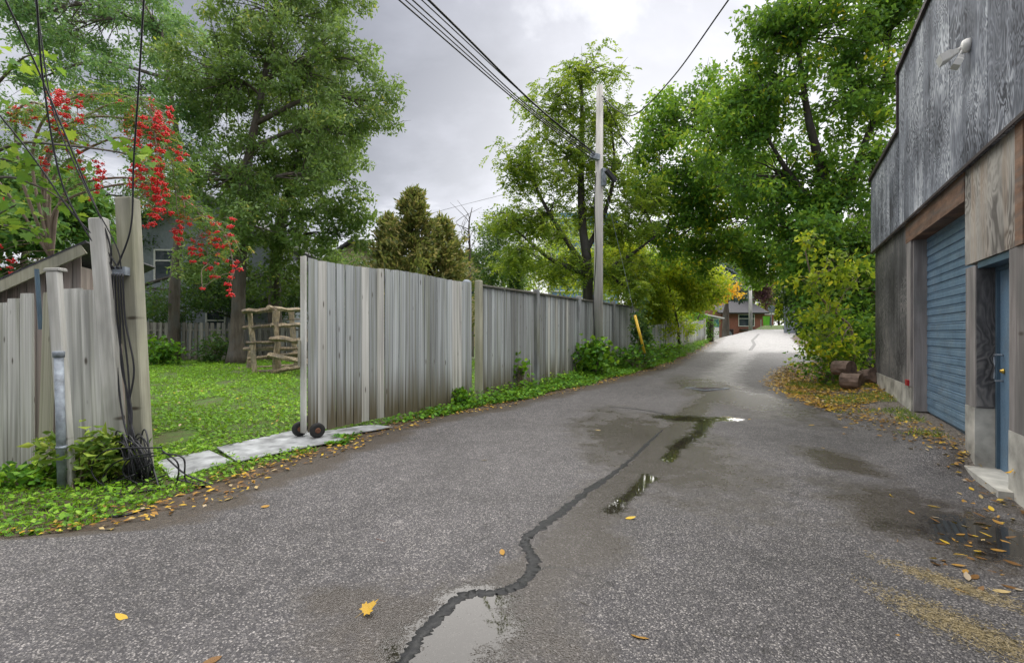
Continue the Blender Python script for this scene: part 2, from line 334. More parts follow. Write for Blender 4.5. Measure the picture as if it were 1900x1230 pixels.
Rp = np.array([(6, -30), (4.05, -5), (3.75, 2.5), (4.25, 4.05), (4.75, 4.75), (5.05, 5.65), (5.45, 6.9), (5.85, 8.3), (6.0, 9.6), (6.55, 11.9), (8.6, 15.2), (12.0, 18.6), (14.2, 21.4), (15.3, 26), (18.7, 32.5), (27.6, 46.5), (60, 47.5), (120, 48.5), (120, 52)])
# left/right lane edge as functions of y, monotone in y
def edge(pts): return lambda y: np.interp(y, pts[:, 1], pts[:, 0])
Le, Re = edge(Lp), edge(Rp)
def lane_in(x, y): return np.minimum(x - Le(y), Re(y) - x)
def blobmask(x, y, pts):
    """pts: (x, y, radius along, radius across, angle)"""
    w = np.zeros_like(x)
    for (cx, cy, a, b, t) in pts:
        dx, dy = x - cx, y - cy; p = dx * math.cos(t) + dy * math.sin(t); q = -dx * math.sin(t) + dy * math.cos(t)
        w = np.maximum(w, 1.25 - np.sqrt((p / a) ** 2 + (q / b) ** 2) * .75)
    return np.clip(w, 0, 1.25)
def path(pixels): return [G(a, b) for a, b in pixels]
def pathmask(x, y, pts, w):
    m = np.zeros_like(x)
    for p, q in zip(pts[:-1], pts[1:]):
        d = q[:2] - p[:2]; t = np.clip(((x - p[0]) * d[0] + (y - p[1]) * d[1]) / (d @ d), 0, 1)
        m = np.maximum(m, 1.25 - .75 * np.hypot(x - p[0] - t * d[0], y - p[1] - t * d[1]) / w)
    return np.clip(m, 0, 1.25)
def pixblob(px0, px1, py0, py1, ang=0.0):
    c = G((px0 + px1) / 2, (py0 + py1) / 2); a = G(px1, (py0 + py1) / 2); t = G((px0 + px1) / 2, py0); b = G((px0 + px1) / 2, py1)
    return (c[0], (t[1] + b[1]) / 2, abs(a[0] - c[0]), max(.05, (t[1] - b[1]) / 2), ang)
def build_ground():
    xs = np.concatenate((np.linspace(-400, -30, 24), np.linspace(-29, -9, 41), np.arange(-8.8, 9.5, .12), np.linspace(10, 40, 61), np.linspace(45, 400, 24)))
    ys = np.concatenate((np.linspace(-60, -2, 15), np.arange(-1, 14, .12), np.arange(14, 30, .3), np.arange(30, 62, .8), np.linspace(64, 120, 15), np.linspace(140, 900, 12)))
    X, Y = np.meshgrid(xs, ys); Z = g(X, Y); s = lane_in(X, Y); Z = Z - .05 * ss(0, .25, s)
    nx, ny = len(xs), len(ys); V = np.stack((X, Y, Z), -1).reshape(-1, 3)
    i = (np.arange(ny - 1)[:, None] * nx + np.arange(nx - 1)[None]).ravel(); Fq = np.stack((i, i + 1, i + nx + 1, i + nx), 1)
    u = X - FX(Y); lawn = np.clip(ss(.1, -.4, u) * ss(4.5, 5.5, Y) + ss(40, 50, Y) * (s < -.3), 0, 1)
    v = X - WX(Y); gravel = ss(-1.3, -.9, v) * ss(12, 10, Y)
    n = NT('soil_and_grass'); w = n.coords()
    soil = n.ramp(n.noise(w, 9, 6, .65), [(.3, (.035, .025, .017)), (.55, (.085, .062, .042)), (.75, (.15, .12, .09))])
    grass = n.ramp(n.noise(w, 14, 6, .7), [(.3, (.03, .06, .010)), (.55, (.075, .16, .016)), (.75, (.14, .24, .03))])
    gr = n.N('ShaderNodeTexVoronoi'); n.L(w, gr.inputs['Vector']); gr.inputs['Scale'].default_value = 38
    gv = n.ramp(n.math('MULTIPLY', gr.outputs['Distance'], 1.0), [(.0, (.30, .27, .24)), (.5, (.17, .15, .13)), (.8, (.05, .045, .04))])
    grass = n.mix(n.ramp(n.noise(w, 3.5, 5, .65), [(.42, g01(0)), (.6, g01(.85))]), grass, n.ramp(n.noise(w, 60, 4, .7), [(.35, (.03, .03, .012)), (.65, (.13, .12, .05))])); a = n.mix(n.attr('lawn'), soil, grass); a = n.mix(n.math('MULTIPLY', n.attr('gravel'), .8), a, gv)
    structure(obj('ground', V, Fq, n.fin(a, .9, n.bump(n.noise(w, 40, 5, .7), .8, .03)), None, True, None, {'lawn': lawn.ravel(), 'gravel': gravel.ravel()}, origin=(0, 0, 0)))
def build_lane():
    ys = np.concatenate((np.linspace(-30, .4, 30), np.arange(.45, 17, .055), np.arange(17, 51.9, .25)))
    rows = []
    nl, nm = 26, 230
    for y in ys:
        l, r_ = float(Le(y)), float(Re(y)); jl = .07 * math.sin(y * 5.1) + .05 * math.sin(y * 13.7 + 1) + .02 * math.sin(y * 41); jr = .08 * math.sin(y * 4.3 + 2) + .05 * math.sin(y * 12.1)
        if 3.3 < y < 40: l += jl; r_ += jr
        mid = max(l + .15, min(-3.4, r_ - 1)) if l < -3.6 else l + .15
        rows.append(np.concatenate((np.linspace(l, mid, nl, endpoint=False), np.linspace(mid, r_, nm))))
    X = np.array(rows); Y = np.repeat(ys[:, None], X.shape[1], 1); s = np.minimum(X - X[:, :1], X[:, -1:] - X)
    Z = g(X, Y) + .012 * ss(0, .2, s) - .006
    ny, nx = X.shape; V = np.stack((X, Y, Z), -1).reshape(-1, 3)
    i = (np.arange(ny - 1)[:, None] * nx + np.arange(nx - 1)[None]).ravel(); Fq = np.stack((i, i + 1, i + nx + 1, i + nx), 1)
    # standing water, damp asphalt, far-lane sky glare painted in as paler asphalt, soil washed over the edges
    pud = blobmask(X, Y, [pixblob(680, 1010, 1100, 1320), pixblob(770, 990, 1080, 1160), pixblob(1190, 1222, 880, 898), pixblob(1700, 2060, 945, 1085)])
    for pts, w in (([(1240, 777), (1290, 779), (1350, 778)], .30), ([(1312, 782), (1295, 808), (1255, 832)], .17), ([(1255, 832), (1238, 856)], .10), ([(1205, 890), (1165, 925), (1130, 950)], .10)): pud = np.maximum(pud, pathmask(X, Y, path(pts), w))
    damp = blobmask(X, Y, [pixblob(560, 1120, 1070, 1320), pixblob(1000, 1180, 960, 1090), pixblob(1080, 1420, 760, 960), pixblob(1640, 1960, 890, 1120), pixblob(1480, 1640, 830, 890), pixblob(540, 760, 1090, 1150), pixblob(1300, 1480, 700, 790)])
    damp = np.maximum(damp, pathmask(X, Y, path([(1330, 722), (1250, 800), (1130, 920), (1010, 1060), (840, 1190)]), .32) * .9)
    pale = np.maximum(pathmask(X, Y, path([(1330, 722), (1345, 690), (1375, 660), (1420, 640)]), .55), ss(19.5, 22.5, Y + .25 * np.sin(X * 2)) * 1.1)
    crack = pathmask(X, Y, path([(1392, 650), (1400, 640), (1396, 632), (1408, 620)]), .10)
    dirt = np.maximum(ss(.95, .1, X - X[:, :1]) * (Y > 3.2) * 1.15, ss(.7, .0, X[:, -1:] - X) * .7 * (Y < 20))
    n = NT('worn_wet_asphalt'); w = n.coords()
    stone = n.N('ShaderNodeTexVoronoi'); n.L(w, stone.inputs['Vector']); stone.inputs['Scale'].default_value = 118
    rc = n.N('ShaderNodeSeparateXYZ'); n.L(stone.outputs['Color'], rc.inputs[0])
    st2 = n.N('ShaderNodeTexVoronoi'); n.L(w, st2.inputs['Vector']); st2.inputs['Scale'].default_value = 95
    rc2 = n.N('ShaderNodeSeparateXYZ'); n.L(st2.outputs['Color'], rc2.inputs[0])
    big = n.noise(w, .55, 6, .62, .5); mid = n.noise(w, 6, 5, .6)
    c = n.ramp(rc.outputs[0], [(0, (.038, .036, .042)), (.5, (.086, .081, .088)), (.82, (.15, .143, .143)), (.94, (.32, .30, .295)), (1, (.44, .415, .40))])
    c = n.mix(n.ramp(rc2.outputs[1], [(.92, g01(0)), (.97, g01(.6))]), c, (.38, .355, .33))
    c = n.mix(n.ramp(stone.outputs['Distance'], [(.35, g01(0)), (.75, g01(.7))]), c, (.03, .028, .03))
    c = n.mix(1.0, c, n.ramp(n.math('ADD', n.math('MULTIPLY', big, .6), n.math('MULTIPLY', mid, .4)), [(.32, g01(.5)), (.66, g01(1.22))]), 'MULTIPLY')
    nz = n.math('MULTIPLY', n.math('SUBTRACT', n.noise(w, 2.6, 6, .62), .5), 1.6)
    nzf = n.math('MULTIPLY', n.math('SUBTRACT', n.noise(w, 16, 5, .65), .5), .7); nn = n.math('ADD', nz, nzf)
    nn2 = n.math('ADD', nn, n.math('MULTIPLY', n.math('SUBTRACT', rc2.outputs[0], .5), .35))
    pu = n.ramp(n.math('ADD', n.attr('pud'), n.math('MULTIPLY', nn2, .85)), [(.54, g01(0)), (.86, g01(1))])
    da = n.ramp(n.math('ADD', n.attr('damp'), n.math('MULTIPLY', nn, .8)), [(.36, g01(0)), (.80, g01(1))])
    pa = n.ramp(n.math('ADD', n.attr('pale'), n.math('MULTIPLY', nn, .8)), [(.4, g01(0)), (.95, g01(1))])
    di = n.ramp(n.math('ADD', n.attr('dirt'), n.math('MULTIPLY', nn, .5)), [(.35, g01(0)), (.8, g01(.9))])
    c = n.mix(n.math('MULTIPLY', pa, .6), c, n.ramp(mid, [(.3, (.14, .138, .136)), (.7, (.34, .335, .33))]))  # glare of the far lane put into the asphalt colour
    c = n.mix(di, c, n.ramp(n.noise(w, 45, 5, .7), [(.3, (.02, .016, .012)), (.6, (.07, .054, .04)), (.8, (.16, .13, .10))]))
    c = n.mix(n.math('MULTIPLY', da, .66), c, (.036, .026, .018))
    c = n.mix(n.math('MULTIPLY', pu, .8), c, (.016, .014, .011))
    c = n.mix(n.ramp(n.math('ADD', n.attr('crack'), n.math('MULTIPLY', nzf, .5)), [(.55, g01(0)), (.7, g01(.9))]), c, (.02, .02, .02))
    rough = n.math('SUBTRACT', n.math('SUBTRACT', .62, n.math('MULTIPLY', da, .40)), n.math('MULTIPLY', pa, .12)); rough = n.math('SUBTRACT', rough, n.math('MULTIPLY', pu, .6), False); rough = n.math('MAXIMUM', rough, .02)
    wv_ = n.N('ShaderNodeVectorMath', operation='ADD'); n.L(w, wv_.inputs[0]); nv = n.N('ShaderNodeTexNoise'); n.L(w, nv.inputs['Vector']); nv.inputs['Scale'].default_value = 2.2; nv.inputs['Detail'].default_value = 6; n.L(nv.outputs['Color'], wv_.inputs[1])
    cr = n.N('ShaderNodeTexVoronoi', feature='DISTANCE_TO_EDGE'); n.L(wv_.outputs[0], cr.inputs['Vector']); cr.inputs['Scale'].default_value = .55
    cm = n.math('MULTIPLY', n.ramp(cr.outputs['Distance'], [(.002, g01(1)), (.007, g01(0))]), n.ramp(n.noise(w, .5, 3), [(.50, g01(0)), (.58, g01(.8))]))
    c = n.mix(cm, c, (.018, .017, .017))
    hgt = n.math('ADD', n.math('MULTIPLY', stone.outputs['Distance'], -1.0), n.math('MULTIPLY', n.noise(w, 60, 4), .5))
    st = n.math('MULTIPLY', n.math('SUBTRACT', 1.0, n.math('MAXIMUM', pu, n.math('MULTIPLY', da, .35)), True), .8)
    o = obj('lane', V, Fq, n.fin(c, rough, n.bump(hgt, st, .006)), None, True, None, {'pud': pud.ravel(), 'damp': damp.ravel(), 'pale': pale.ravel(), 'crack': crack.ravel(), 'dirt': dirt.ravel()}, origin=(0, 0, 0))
    structure(o)
build_ground(); build_lane()
def ribbon(name, pix, widths, mat, lift=.009):
    p = spline(path(pix), 16); p[:, :2] += rng.normal(0, .006, (len(p), 2)); n = len(p); w = np.interp(np.linspace(0, 1, n), np.linspace(0, 1, len(widths)), widths) * (1 + .5 * rng.uniform(-1, 1, n))
    T = np.gradient(p, axis=0); nr = np.stack((-T[:, 1], T[:, 0]), 1); nr /= np.linalg.norm(nr, axis=1)[:, None]
    V = []
    for k in (-1, -.8, 0, .8, 1):
        q = p.copy(); q[:, :2] += nr * (w * k / 2)[:, None]; q[:, 2] = g(q[:, 0], q[:, 1]) + (lift if abs(k) < .9 else .002) + .001 * (k == 0); V.append(q)
    V = np.stack(V, 1).reshape(-1, 3); Fq = np.array([(i * 5 + j, i * 5 + j + 1, (i + 1) * 5 + j + 1, (i + 1) * 5 + j) for i in range(n - 1) for j in range(4)])
    return structure(obj(name, V, Fq[:, ::-1], mat, None, True))
def tarmat():
    n = NT('black_tar_sealant'); f = n.noise(n.coords(), 30, 5, .6)
    return n.fin(n.ramp(f, [(.35, (.006, .007, .008)), (.7, (.022, .023, .026))]), n.ramp(f, [(.4, g01(.42)), (.6, g01(.65))]), n.bump(f, .3, .004), Specular_IOR_Level=.3)
tar = tarmat()
ribbon('tar_seam', [(745, 1240), (800, 1165), (860, 1108), (925, 1103), (975, 1080), (990, 1045), (975, 1015), (985, 995), (1040, 955), (1090, 915), (1150, 872), (1190, 835), (1228, 800)], [.07, .07, .08, .075, .075, .085, .07, .08, .10, .085, .07, .055, .03], tar)
ribbon('tar_seam', [(1130, 756), (1165, 760), (1200, 764), (1235, 770)], [.04, .06, .05, .08], tar)

# ------------------------------------------------------------------ leaves
def leaves(C, D, size, wid=.45, fold=.12, r=None, curl=.0):
    """kite leaves: C base points, D unit axes; returns V, F, rnd"""
    n = len(C); D = D / (np.linalg.norm(D, axis=1)[:, None] + 1e-9)
    U = rng.normal(size=(n, 3)); W = np.cross(D, U); W /= np.linalg.norm(W, axis=1)[:, None] + 1e-9; Nn = np.cross(W, D)
    s = np.broadcast_to(size, (n,))[:, None]; k = s * wid * .5
    V = np.stack((C, C + D * s * .45 + W * k + Nn * s * fold, C + D * s - Nn * s * curl, C + D * s * .45 - W * k + Nn * s * fold), 1).reshape(-1, 3)
    b = np.arange(n)[:, None] * 4; Fq = np.concatenate((b + np.array([[0, 1, 2]]), b + np.array([[0, 2, 3]])), 0)
    r = rng.random(n) if r is None else r
    return V, Fq, np.concatenate((r, r))
def flatleaves(C, size, wid=.8, tilt=.5, r=None):
    n = len(C); a = rng.uniform(0, 2 * np.pi, n); D = np.stack((np.cos(a), np.sin(a), rng.normal(0, tilt, n)), 1); D /= np.linalg.norm(D, axis=1)[:, None]
    W = np.stack((-np.sin(a), np.cos(a), rng.normal(0, tilt, n)), 1); W /= np.linalg.norm(W, axis=1)[:, None]; s = np.broadcast_to(size, (n,))[:, None]
    V = np.stack((C, C + D * s * .5 + W * s * wid * .5 + (0, 0, .004), C + D * s, C + D * s * .5 - W * s * wid * .5 + (0, 0, .004)), 1).reshape(-1, 3)
    b = np.arange(n)[:, None] * 4; Fq = np.concatenate((b + np.array([[0, 1, 2]]), b + np.array([[0, 2, 3]])), 0)
    r = rng.random(n) if r is None else r
    return V, Fq, np.concatenate((r, r))
def pinnate(C, D, length, nl=6, lf=.045, wid=.4, droop=.3):
    """compound leaves: leaflets in pairs along each rachis"""
    n = len(C); D = D / np.linalg.norm(D, axis=1)[:, None]; W = np.cross(D, (0, 0, 1.)); W /= np.linalg.norm(W, axis=1)[:, None] + 1e-9
    Cs, Ds, rr = [], [], []; base = rng.random(n)
    for k in range(nl):
        t = (k + 1) / nl; q = C + D * length * t; q[:, 2] -= droop * length * t * t
        for sgn in (-1, 1):
            Cs.append(q); d = W * sgn + D * .55 + rng.normal(0, .15, (n, 3)); d[:, 2] -= droop * .6; Ds.append(d); rr.append(np.clip(base + rng.normal(0, .1, n), 0, 1))
    return leaves(np.concatenate(Cs), np.concatenate(Ds), lf * rng.uniform(.8, 1.2, n * nl * 2), wid, .08, np.concatenate(rr))
def ball(n, bias=.45):
    v = rng.normal(size=(n, 3)); v /= np.linalg.norm(v, axis=1)[:, None]; return v * rng.random(n)[:, None] ** bias
def tree(name, label, base, trunk, tr, blobs, ncl, nlf, size, mat, bark='bark', clr=.55, droop=.35, wid=.45, pin=None, group=None, rbias=0.0, limb=.06, sub=True, flat=.7, sidefork=()):
    """trunk: world points; blobs: (centre, radii); each blob gets a limb, boughs to leaf clumps and twigs"""
    t = thing(name, label, 'tree', (base[0], base[1], float(g(base[0], base[1]))), group)
    tp = spline(trunk, 6); parts = [tube(tp, np.interp(np.linspace(0, 1, len(tp)), [0, .06, .5, 1], [tr * 1.5, tr, tr * .7, tr * .22]), 9, .07)]
    for fk in sidefork: parts.append(tube(spline(fk, 6), [tr * .55, tr * .15], 7, .06))
    allpts = np.vstack([tp[len(tp) // 4:]] + [spline(f, 6) for f in sidefork])
    vol = np.array([b[1][0] * b[1][1] * b[1][2] for b in blobs]) ** .7; cnt = np.maximum(3, (ncl * vol / vol.sum()).astype(int))
    LV, LF, LR, off = [], [], [], 0
    for (c, rad), k in zip(blobs, cnt):
        c = np.asarray(c, float); rad = np.asarray(rad, float)
        dd = np.linalg.norm(allpts - c, axis=1) + .8 * np.clip(allpts[:, 2] - c[2] + .4, 0, None); st = allpts[dd.argmin()]
        mid = (st + c) / 2 + (0, 0, .12 * np.linalg.norm(c - st)); L_ = spline([st, mid, c], 5)
        d0 = np.linalg.norm(c - st)
        if d0 > .4: parts.append(tube(L_, [limb * (.6 + .12 * d0), limb * .35], 6, .06))
        ctr = c + ball(k, .42) * rad
        for q in ctr:
            s0 = L_[min(len(L_) - 1, int(len(L_) * rng.uniform(.35, 1)))]
            m = (s0 + q) / 2 + rng.normal(0, .12, 3) + (0, 0, .08)
            if sub: parts.append(tube(spline([s0, m, q], 3), [limb * .38, limb * .1], 4, 0, False))
            for _ in range(3):
                e = q + rng.normal(0, clr * .8, 3) * (1, 1, .6)
                if sub: parts.append(tube(np.array([q, (q + e) / 2 + (0, 0, .04), e]), [limb * .13, limb * .05], 3, 0, False))
        shade = rng.random(k) * .5
        if pin:
            n = max(2, int(nlf / (pin[1] * 2))); C = np.repeat(ctr, n, 0) + ball(k * n, .5) * 1.6 * clr * np.array((1, 1, flat))
            D = rng.normal(size=(k * n, 3)); D[:, 2] = D[:, 2] * .35 - droop
            v, f, r_ = pinnate(C, D, pin[0], pin[1], size, wid)
            r_ = np.clip(r_ * .75 + rbias, 0, 1)
        else:
            C = np.repeat(ctr, nlf, 0) + ball(k * nlf, .5) * 1.5 * clr * np.array((1, 1, flat))
            D = rng.normal(size=(k * nlf, 3)); D[:, 2] -= droop
            r0 = np.clip(np.repeat(shade, nlf) + rng.random(k * nlf) ** 1.3 * .55 + rbias, 0, 1)
            v, f, r_ = leaves(C, D, size * rng.uniform(.65, 1.25, k * nlf), wid, .1, r0)
        LV.append(v); LF.append(f + off); LR.append(r_); off += len(v)
    V, Fc = cat(parts); obj('trunk', V, Fc, M[bark], t, True)
    obj('crown', np.vstack(LV), np.vstack(LF), M[mat] if isinstance(mat, str) else mat, t, False, {'rnd': np.concatenate(LR)})
    return t
def B(px, py, d, rx, ry, rd=None):
    """crown lobe: photo position and half sizes in pixels at distance d"""
    return (P(px, py, d), (rx / F * d, (rd if rd else (rx + ry) / 2 / F * d), ry / F * d))

# ------------------------------------------------------------------ board gate and board fences
UB = {}
def unit_board(mat):
    if mat not in UB:
        vs = []
        for k in range(4):
            V, Fc = cbox(1, 1, 1, .03); V = V.copy(); top = V[:, 2] > .5
            V[:, 0] *= .985; V[top, 2] += V[top, 0] * rng.uniform(-.006, .006)
            vs.append(meshdata('board', V, Fc, M[mat]))
        UB[mat] = vs
    return random.choice(UB[mat])
def boards(parent, p0, p1, zb, zt, w, th, mat, gap=.004, name='board', lean=.004, off=0.0, jit=.012):
    p0, p1 = np.array(p0, float), np.array(p1, float); d = p1 - p0; Ln = np.hypot(*d); n = max(1, int(round(Ln / (w + gap)))); a = math.atan2(d[1], d[0]); pit = Ln / n
    nrm = np.array((math.sin(a), -math.cos(a)))
    for i in range(n):
        t = (i + .5) / n; q = p0 + d * t + nrm * (off + rng.uniform(-.5, .5) * .012)
        b, tp = (zb(t) if callable(zb) else zb) + rng.uniform(-1, 1) * jit, (zt(t) if callable(zt) else zt) + rng.uniform(-1, 1) * jit * .4
        m = mat if isinstance(mat, str) else random.choice(mat)
        put(name, unit_board(m), parent, (q[0], q[1], b), (0, rng.uniform(-1, 1) * lean, a + rng.uniform(-.5, .5) * .02), ((pit - gap) * rng.uniform(.97, 1), th, tp - b))
def post(parent, x, y, z0, z1, s, mat, rz=0.0, lean=(0, 0), name='post', c=.012):
    V, Fc = cbox(s, s, z1 - z0, c); return put(name, meshdata(name, V, Fc, M[mat]), parent, (x, y, z0), (lean[1], lean[0], rz))
FA = math.atan2(1, .645)
gp0, gp1 = np.array((FX(6.57) , 6.57)), np.array((FX(9.62), 9.62))
gate = thing('board_gate', 'tall grey board gate on two small wheels standing open over metal plates', 'gate', (gp0[0], gp0[1], .02))
boards(gate, gp0, gp1, .12, lambda t: 2.48 - .015 * math.sin(t * 9), .142, .022, ['fence', 'fence', 'fence', 'fence_pale'], .009)
fn = np.array((math.sin(FA), -math.cos(FA)))
def rail(parent, p0, p1, z, h, th, mat, off, name='rail', z1=None):
    d = p1 - p0; Ln = np.hypot(*d); V, Fc = box(0, Ln, -th / 2, th / 2, 0, h); q = p0 + fn * off
    s = 0 if z1 is None else math.atan2(z1 - z, Ln)
    return put(name, meshdata(name, V, Fc, M[mat]), parent, (q[0], q[1], z), (0, -s, math.atan2(d[1], d[0])))
for z in (.25, 1.25, 2.3): rail(gate, gp0, gp1, z, .09, .04, 'fence_dark', -.034)
V, Fc = cbox(.035, .10, 2.38, .004); put('edge_board', meshdata('edge_board', V, Fc, M['fence_pale']), gate, (gp0[0] - .022 + .03 * fn[0] * -1, gp0[1] - .03 - .02 * fn[1], .12), (0, 0, FA))
V, Fc = cat([xf(cbox(.03, .03, .35, .003), (0, 0, 0)), xf(box(-.01, .10, -.012, .012, .04, .06)), xf(box(-.01, .10, -.012, .012, .30, .32))])
put('gate_handle', meshdata('gate_handle', V, Fc, M['post']), gate, (gp0[0] - .10, gp0[1] - .03, 1.02), (0, 0, FA))
def wheel(parent, c, rz, r_=.10):
    prof_ = [(r_ * .55, -.03), (r_ * .9, -.034), (r_, -.018), (r_ * 1.02, 0), (r_, .018), (r_ * .9, .034), (r_ * .55, .03)]
    w = put('wheel', meshdata('wheel', *lathe([(r_ * .25, -.045), (r_ * .25, .045)], 10), M['rust']), parent, c, (R(90), 0, rz))
    for nm, pr, mt in (('tyre', prof_, 'rubber'), ('rim', [(.02, -.036), (r_ * .3, -.034), (r_ * .52, -.022), (r_ * .56, 0), (r_ * .52, .022), (r_ * .3, .034), (.02, .036)], 'rust')):
        o = bpy.data.objects.new(nm, meshdata(nm, *lathe(pr, 20), M[mt], True)); col.objects.link(o); o.parent = w
    V, Fc = tube(np.array([c, (c[0] - fn[0] * .12, c[1] - fn[1] * .12, c[2] + .02)]), .012, 6); obj('axle', V, Fc, M['rust'], parent)
wc = gp0 + np.array((.645, 1)) * .03 + fn * .16; wheel(gate, (wc[0], wc[1], float(g(*wc)) + .14), FA - .3)
wc = gp0 - np.array((.645, 1)) * .02 - fn * .14; wheel(gate, (wc[0], wc[1], float(g(*wc)) + .14), FA - .3)
# board fence beyond the gate
fence = thing('board_fence', 'long grey weathered board fence with cap rail running along the lane', 'fence', (FX(9.75), 9.75, float(g(FX(9.75), 9.75))))
ypost = [9.78, 11.75, 13.75, 16.0, 18.3]
for k, y in enumerate(ypost):
    post(fence, FX(y) + (.02 if k else .03), y - .02, float(g(FX(y), y)) - .05, 2.53 if k < 4 else 2.48, .125, 'post' if k == 0 else 'fence_dark', FA)
for y0, y1, mt in zip(ypost[:-1], ypost[1:], (['fence', 'fence', 'fence_dark'], ['fence', 'fence', 'fence_pale', 'fence_dark'], ['fence', 'fence', 'fence_dark'], ['fence', 'fence', 'fence_dark'])):
    a, b = np.array((FX(y0 + .07), y0 + .07)), np.array((FX(y1 - .07), y1 - .07))
    zf = lambda t, a=a, b=b: float(g(*(a + (b - a) * t))) + .03
    boards(fence, a, b, zf, 2.42, .122, .02, mt, .008, lean=.003)
    rail(fence, a, b, 2.425, .035, .13, 'fence_dark', .0, 'cap_rail'); rail(fence, a, b, 2.2, .09, .04, 'fence_dark', -.034); rail(fence, a, b, .75, .09, .04, 'fence_dark', -.034)
# picket fence further up
pk = thing('picket_fence', 'low grey picket fence with leaning pickets beyond the tall board fence', 'fence', (FX(20), 20, float(g(FX(20), 20))))
yy = [18.6, 21.3, 24.6, 28.2]
hh = [1.2, 1.25, 1.25, 1.3]
for k in range(3):
    a, b = np.array((FX(yy[k]), yy[k])), np.array((FX(yy[k + 1]), yy[k + 1]))
    zf = lambda t, a=a, b=b: float(g(*(a + (b - a) * t))) + .04
    boards(pk, a, b, zf, lambda t, zf=zf, k=k: zf(t) + hh[k], .10, .02, ['fence_pale', 'fence'], .045 if k < 2 else .01, 'picket', .05 if k == 1 else .02, jit=.03)
    for hz in (.25, .95): rail(pk, a, b, zf(0) + hz, .07, .04, 'fence_dark', -.034, 'rail', zf(1) + hz)
    post(pk, b[0], b[1], zf(1) - .1, zf(1) + 1.35, .11, 'fence_pale', FA)
tag(post(None, FX(29.3) + .1, 29.3, float(g(FX(29.3), 29.3)) - .05, float(g(FX(29.3), 29.3)) + 1.35, .34, 'barkdark', FA, name='gate_pier'), 'dark square wooden pier at the end of the picket fence', 'post')

# ------------------------------------------------------------------ left posts, boards, shed, pipe
lf = thing('side_fence', 'pale board fence with sloping top left of the conduit pipe', 'fence', (-5.2, 5.05, 0))
def zt(t): return 1.72 + .17 * t
boards(lf, (-6.35, 5.25), (-4.93, 5.0), lambda t: .02, lambda t: 1.45 + .45 * t, .15, .022, ['fence_pale'], .004, lean=.01)
put('brown_board', unit_board('post'), lf, (-4.80, 4.98, 0), (0, .03, .1), (.10, .05, 1.88))
V, Fc = tube(np.array([(-4.86, 5.0, 1.5), (-4.90, 5.0, 2.12)]), .02, 6); obj('stake', V, Fc, M['bluedark'], lf)
capp = thing('capped_post', 'grey leaning fence post with flat wooden cap behind the conduit pipe', 'post', (-4.32, 4.62, 0))
V, Fc = cbox(.105, .07, 2.05, .008); put('shaft', meshdata('shaft', V, Fc, M['postpale']), capp, (-4.24, 4.64, 0), (0, -.062, .12))
V, Fc = cbox(.14, .11, .03, .008); put('cap', meshdata('cap', V, Fc, M['postpale']), capp, (-4.366, 4.64, 2.049), (0, -.062, .12))
bp = thing('board_pair', 'pair of wide pale boards standing between the leaning posts', 'fence', (-4.35, 4.95, 0))
for k, (x, w, h) in enumerate(((-4.44, .215, 1.915), (-4.215, .21, 1.90))):
    put('board', unit_board('fence_pale'), bp, (x, 4.96 - .02 * k, .0), (0, -.03, .1), (w, .025, h))
tag(put('leaning_post', meshdata('leaning_post', *cbox(.15, .09, 2.66, .008), M['postpale']), None, (-4.03, 4.98, -.02), (0, -.075, .1)), 'tall pale plank post leaning beside the cable post', 'post')
tag(put('short_plank', unit_board('post'), None, (-4.10, 5.10, 1.35), (0, -.03, .1), (.12, .02, 1.05)), 'short thin plank hung behind the tall leaning plank post', 'plank')
cp = thing('cable_post', 'tall square greenish wooden post carrying cables and a metal box', 'post', (-3.93, 5.15, 0))
put('shaft', meshdata('shaft', *cbox(.17, .15, 2.92, .01), M['post']), cp, (-3.93, 5.15, -.03), (0, -.05, .05))
V, Fc = box(-.075, .075, -.035, .035, 0, .085); put('junction_box', meshdata('junction_box', V, Fc, M['galv']), cp, (-4.065, 5.03, 2.06), (0, 0, .05))
pipe = thing('conduit_pipe', 'grey metal conduit pipe standing upright before the capped post', 'pipe', (-4.24, 4.58, 0))
V, Fc = tube(np.array([(-4.245, 4.58, -.05), (-4.28, 4.58, 1.25)]), .036, 14); obj('tube', V, Fc, M['galv'], pipe, True)
V, Fc = lathe([(.036, 0), (.045, .004), (.047, .05), (.042, .058), (.036, .06)], 14, (-4.28, 4.58, 1.23)); obj('cap', V, Fc, M['galv'], pipe, True)
V, Fc = lathe([(.037, 0), (.043, .002), (.043, .025), (.037, .027)], 14, (-4.255, 4.58, .37)); obj('clamp', V, Fc, M['galv'], pipe, True)
shed = thing('garden_shed', 'small wooden shed with sloping roof behind the leaning posts', 'shed', (-6.0, 6.8, 0))
rz_ = .35
def shp(u, v, z): return np.array((-5.35 + u * math.cos(rz_) - v * math.sin(rz_), 6.05 + u * math.sin(rz_) + v * math.cos(rz_), z))
for i in range(22):
    u = -.06 - i * .088; h = 2.42 - .0 - (i * .088) * .62
    if h < 1.0: break
    q = shp(u, 0, 0); put('wall_board', unit_board('shedwood'), shed, q, (0, 0, rz_), (.084, .02, h))
def quadprism(pts, th):
    pts = np.array(pts); n = np.cross(pts[1] - pts[0], pts[3] - pts[0]); n /= np.linalg.norm(n)
    if n[2] < 0: n = -n
    V = np.vstack((pts, pts + n * th)); return V, [(3, 2, 1, 0), (4, 5, 6, 7), (0, 1, 5, 4), (1, 2, 6, 5), (2, 3, 7, 6), (3, 0, 4, 7)]
a, b = shp(.12, -.22, 2.56), shp(-2.4, -.22, 1.02); c, d = shp(-2.4, 2.2, 1.02), shp(.12, 2.2, 2.56)
V, Fc = quadprism([a, b, c, d], .03); obj('roof', V, Fc, M['roof'], shed)
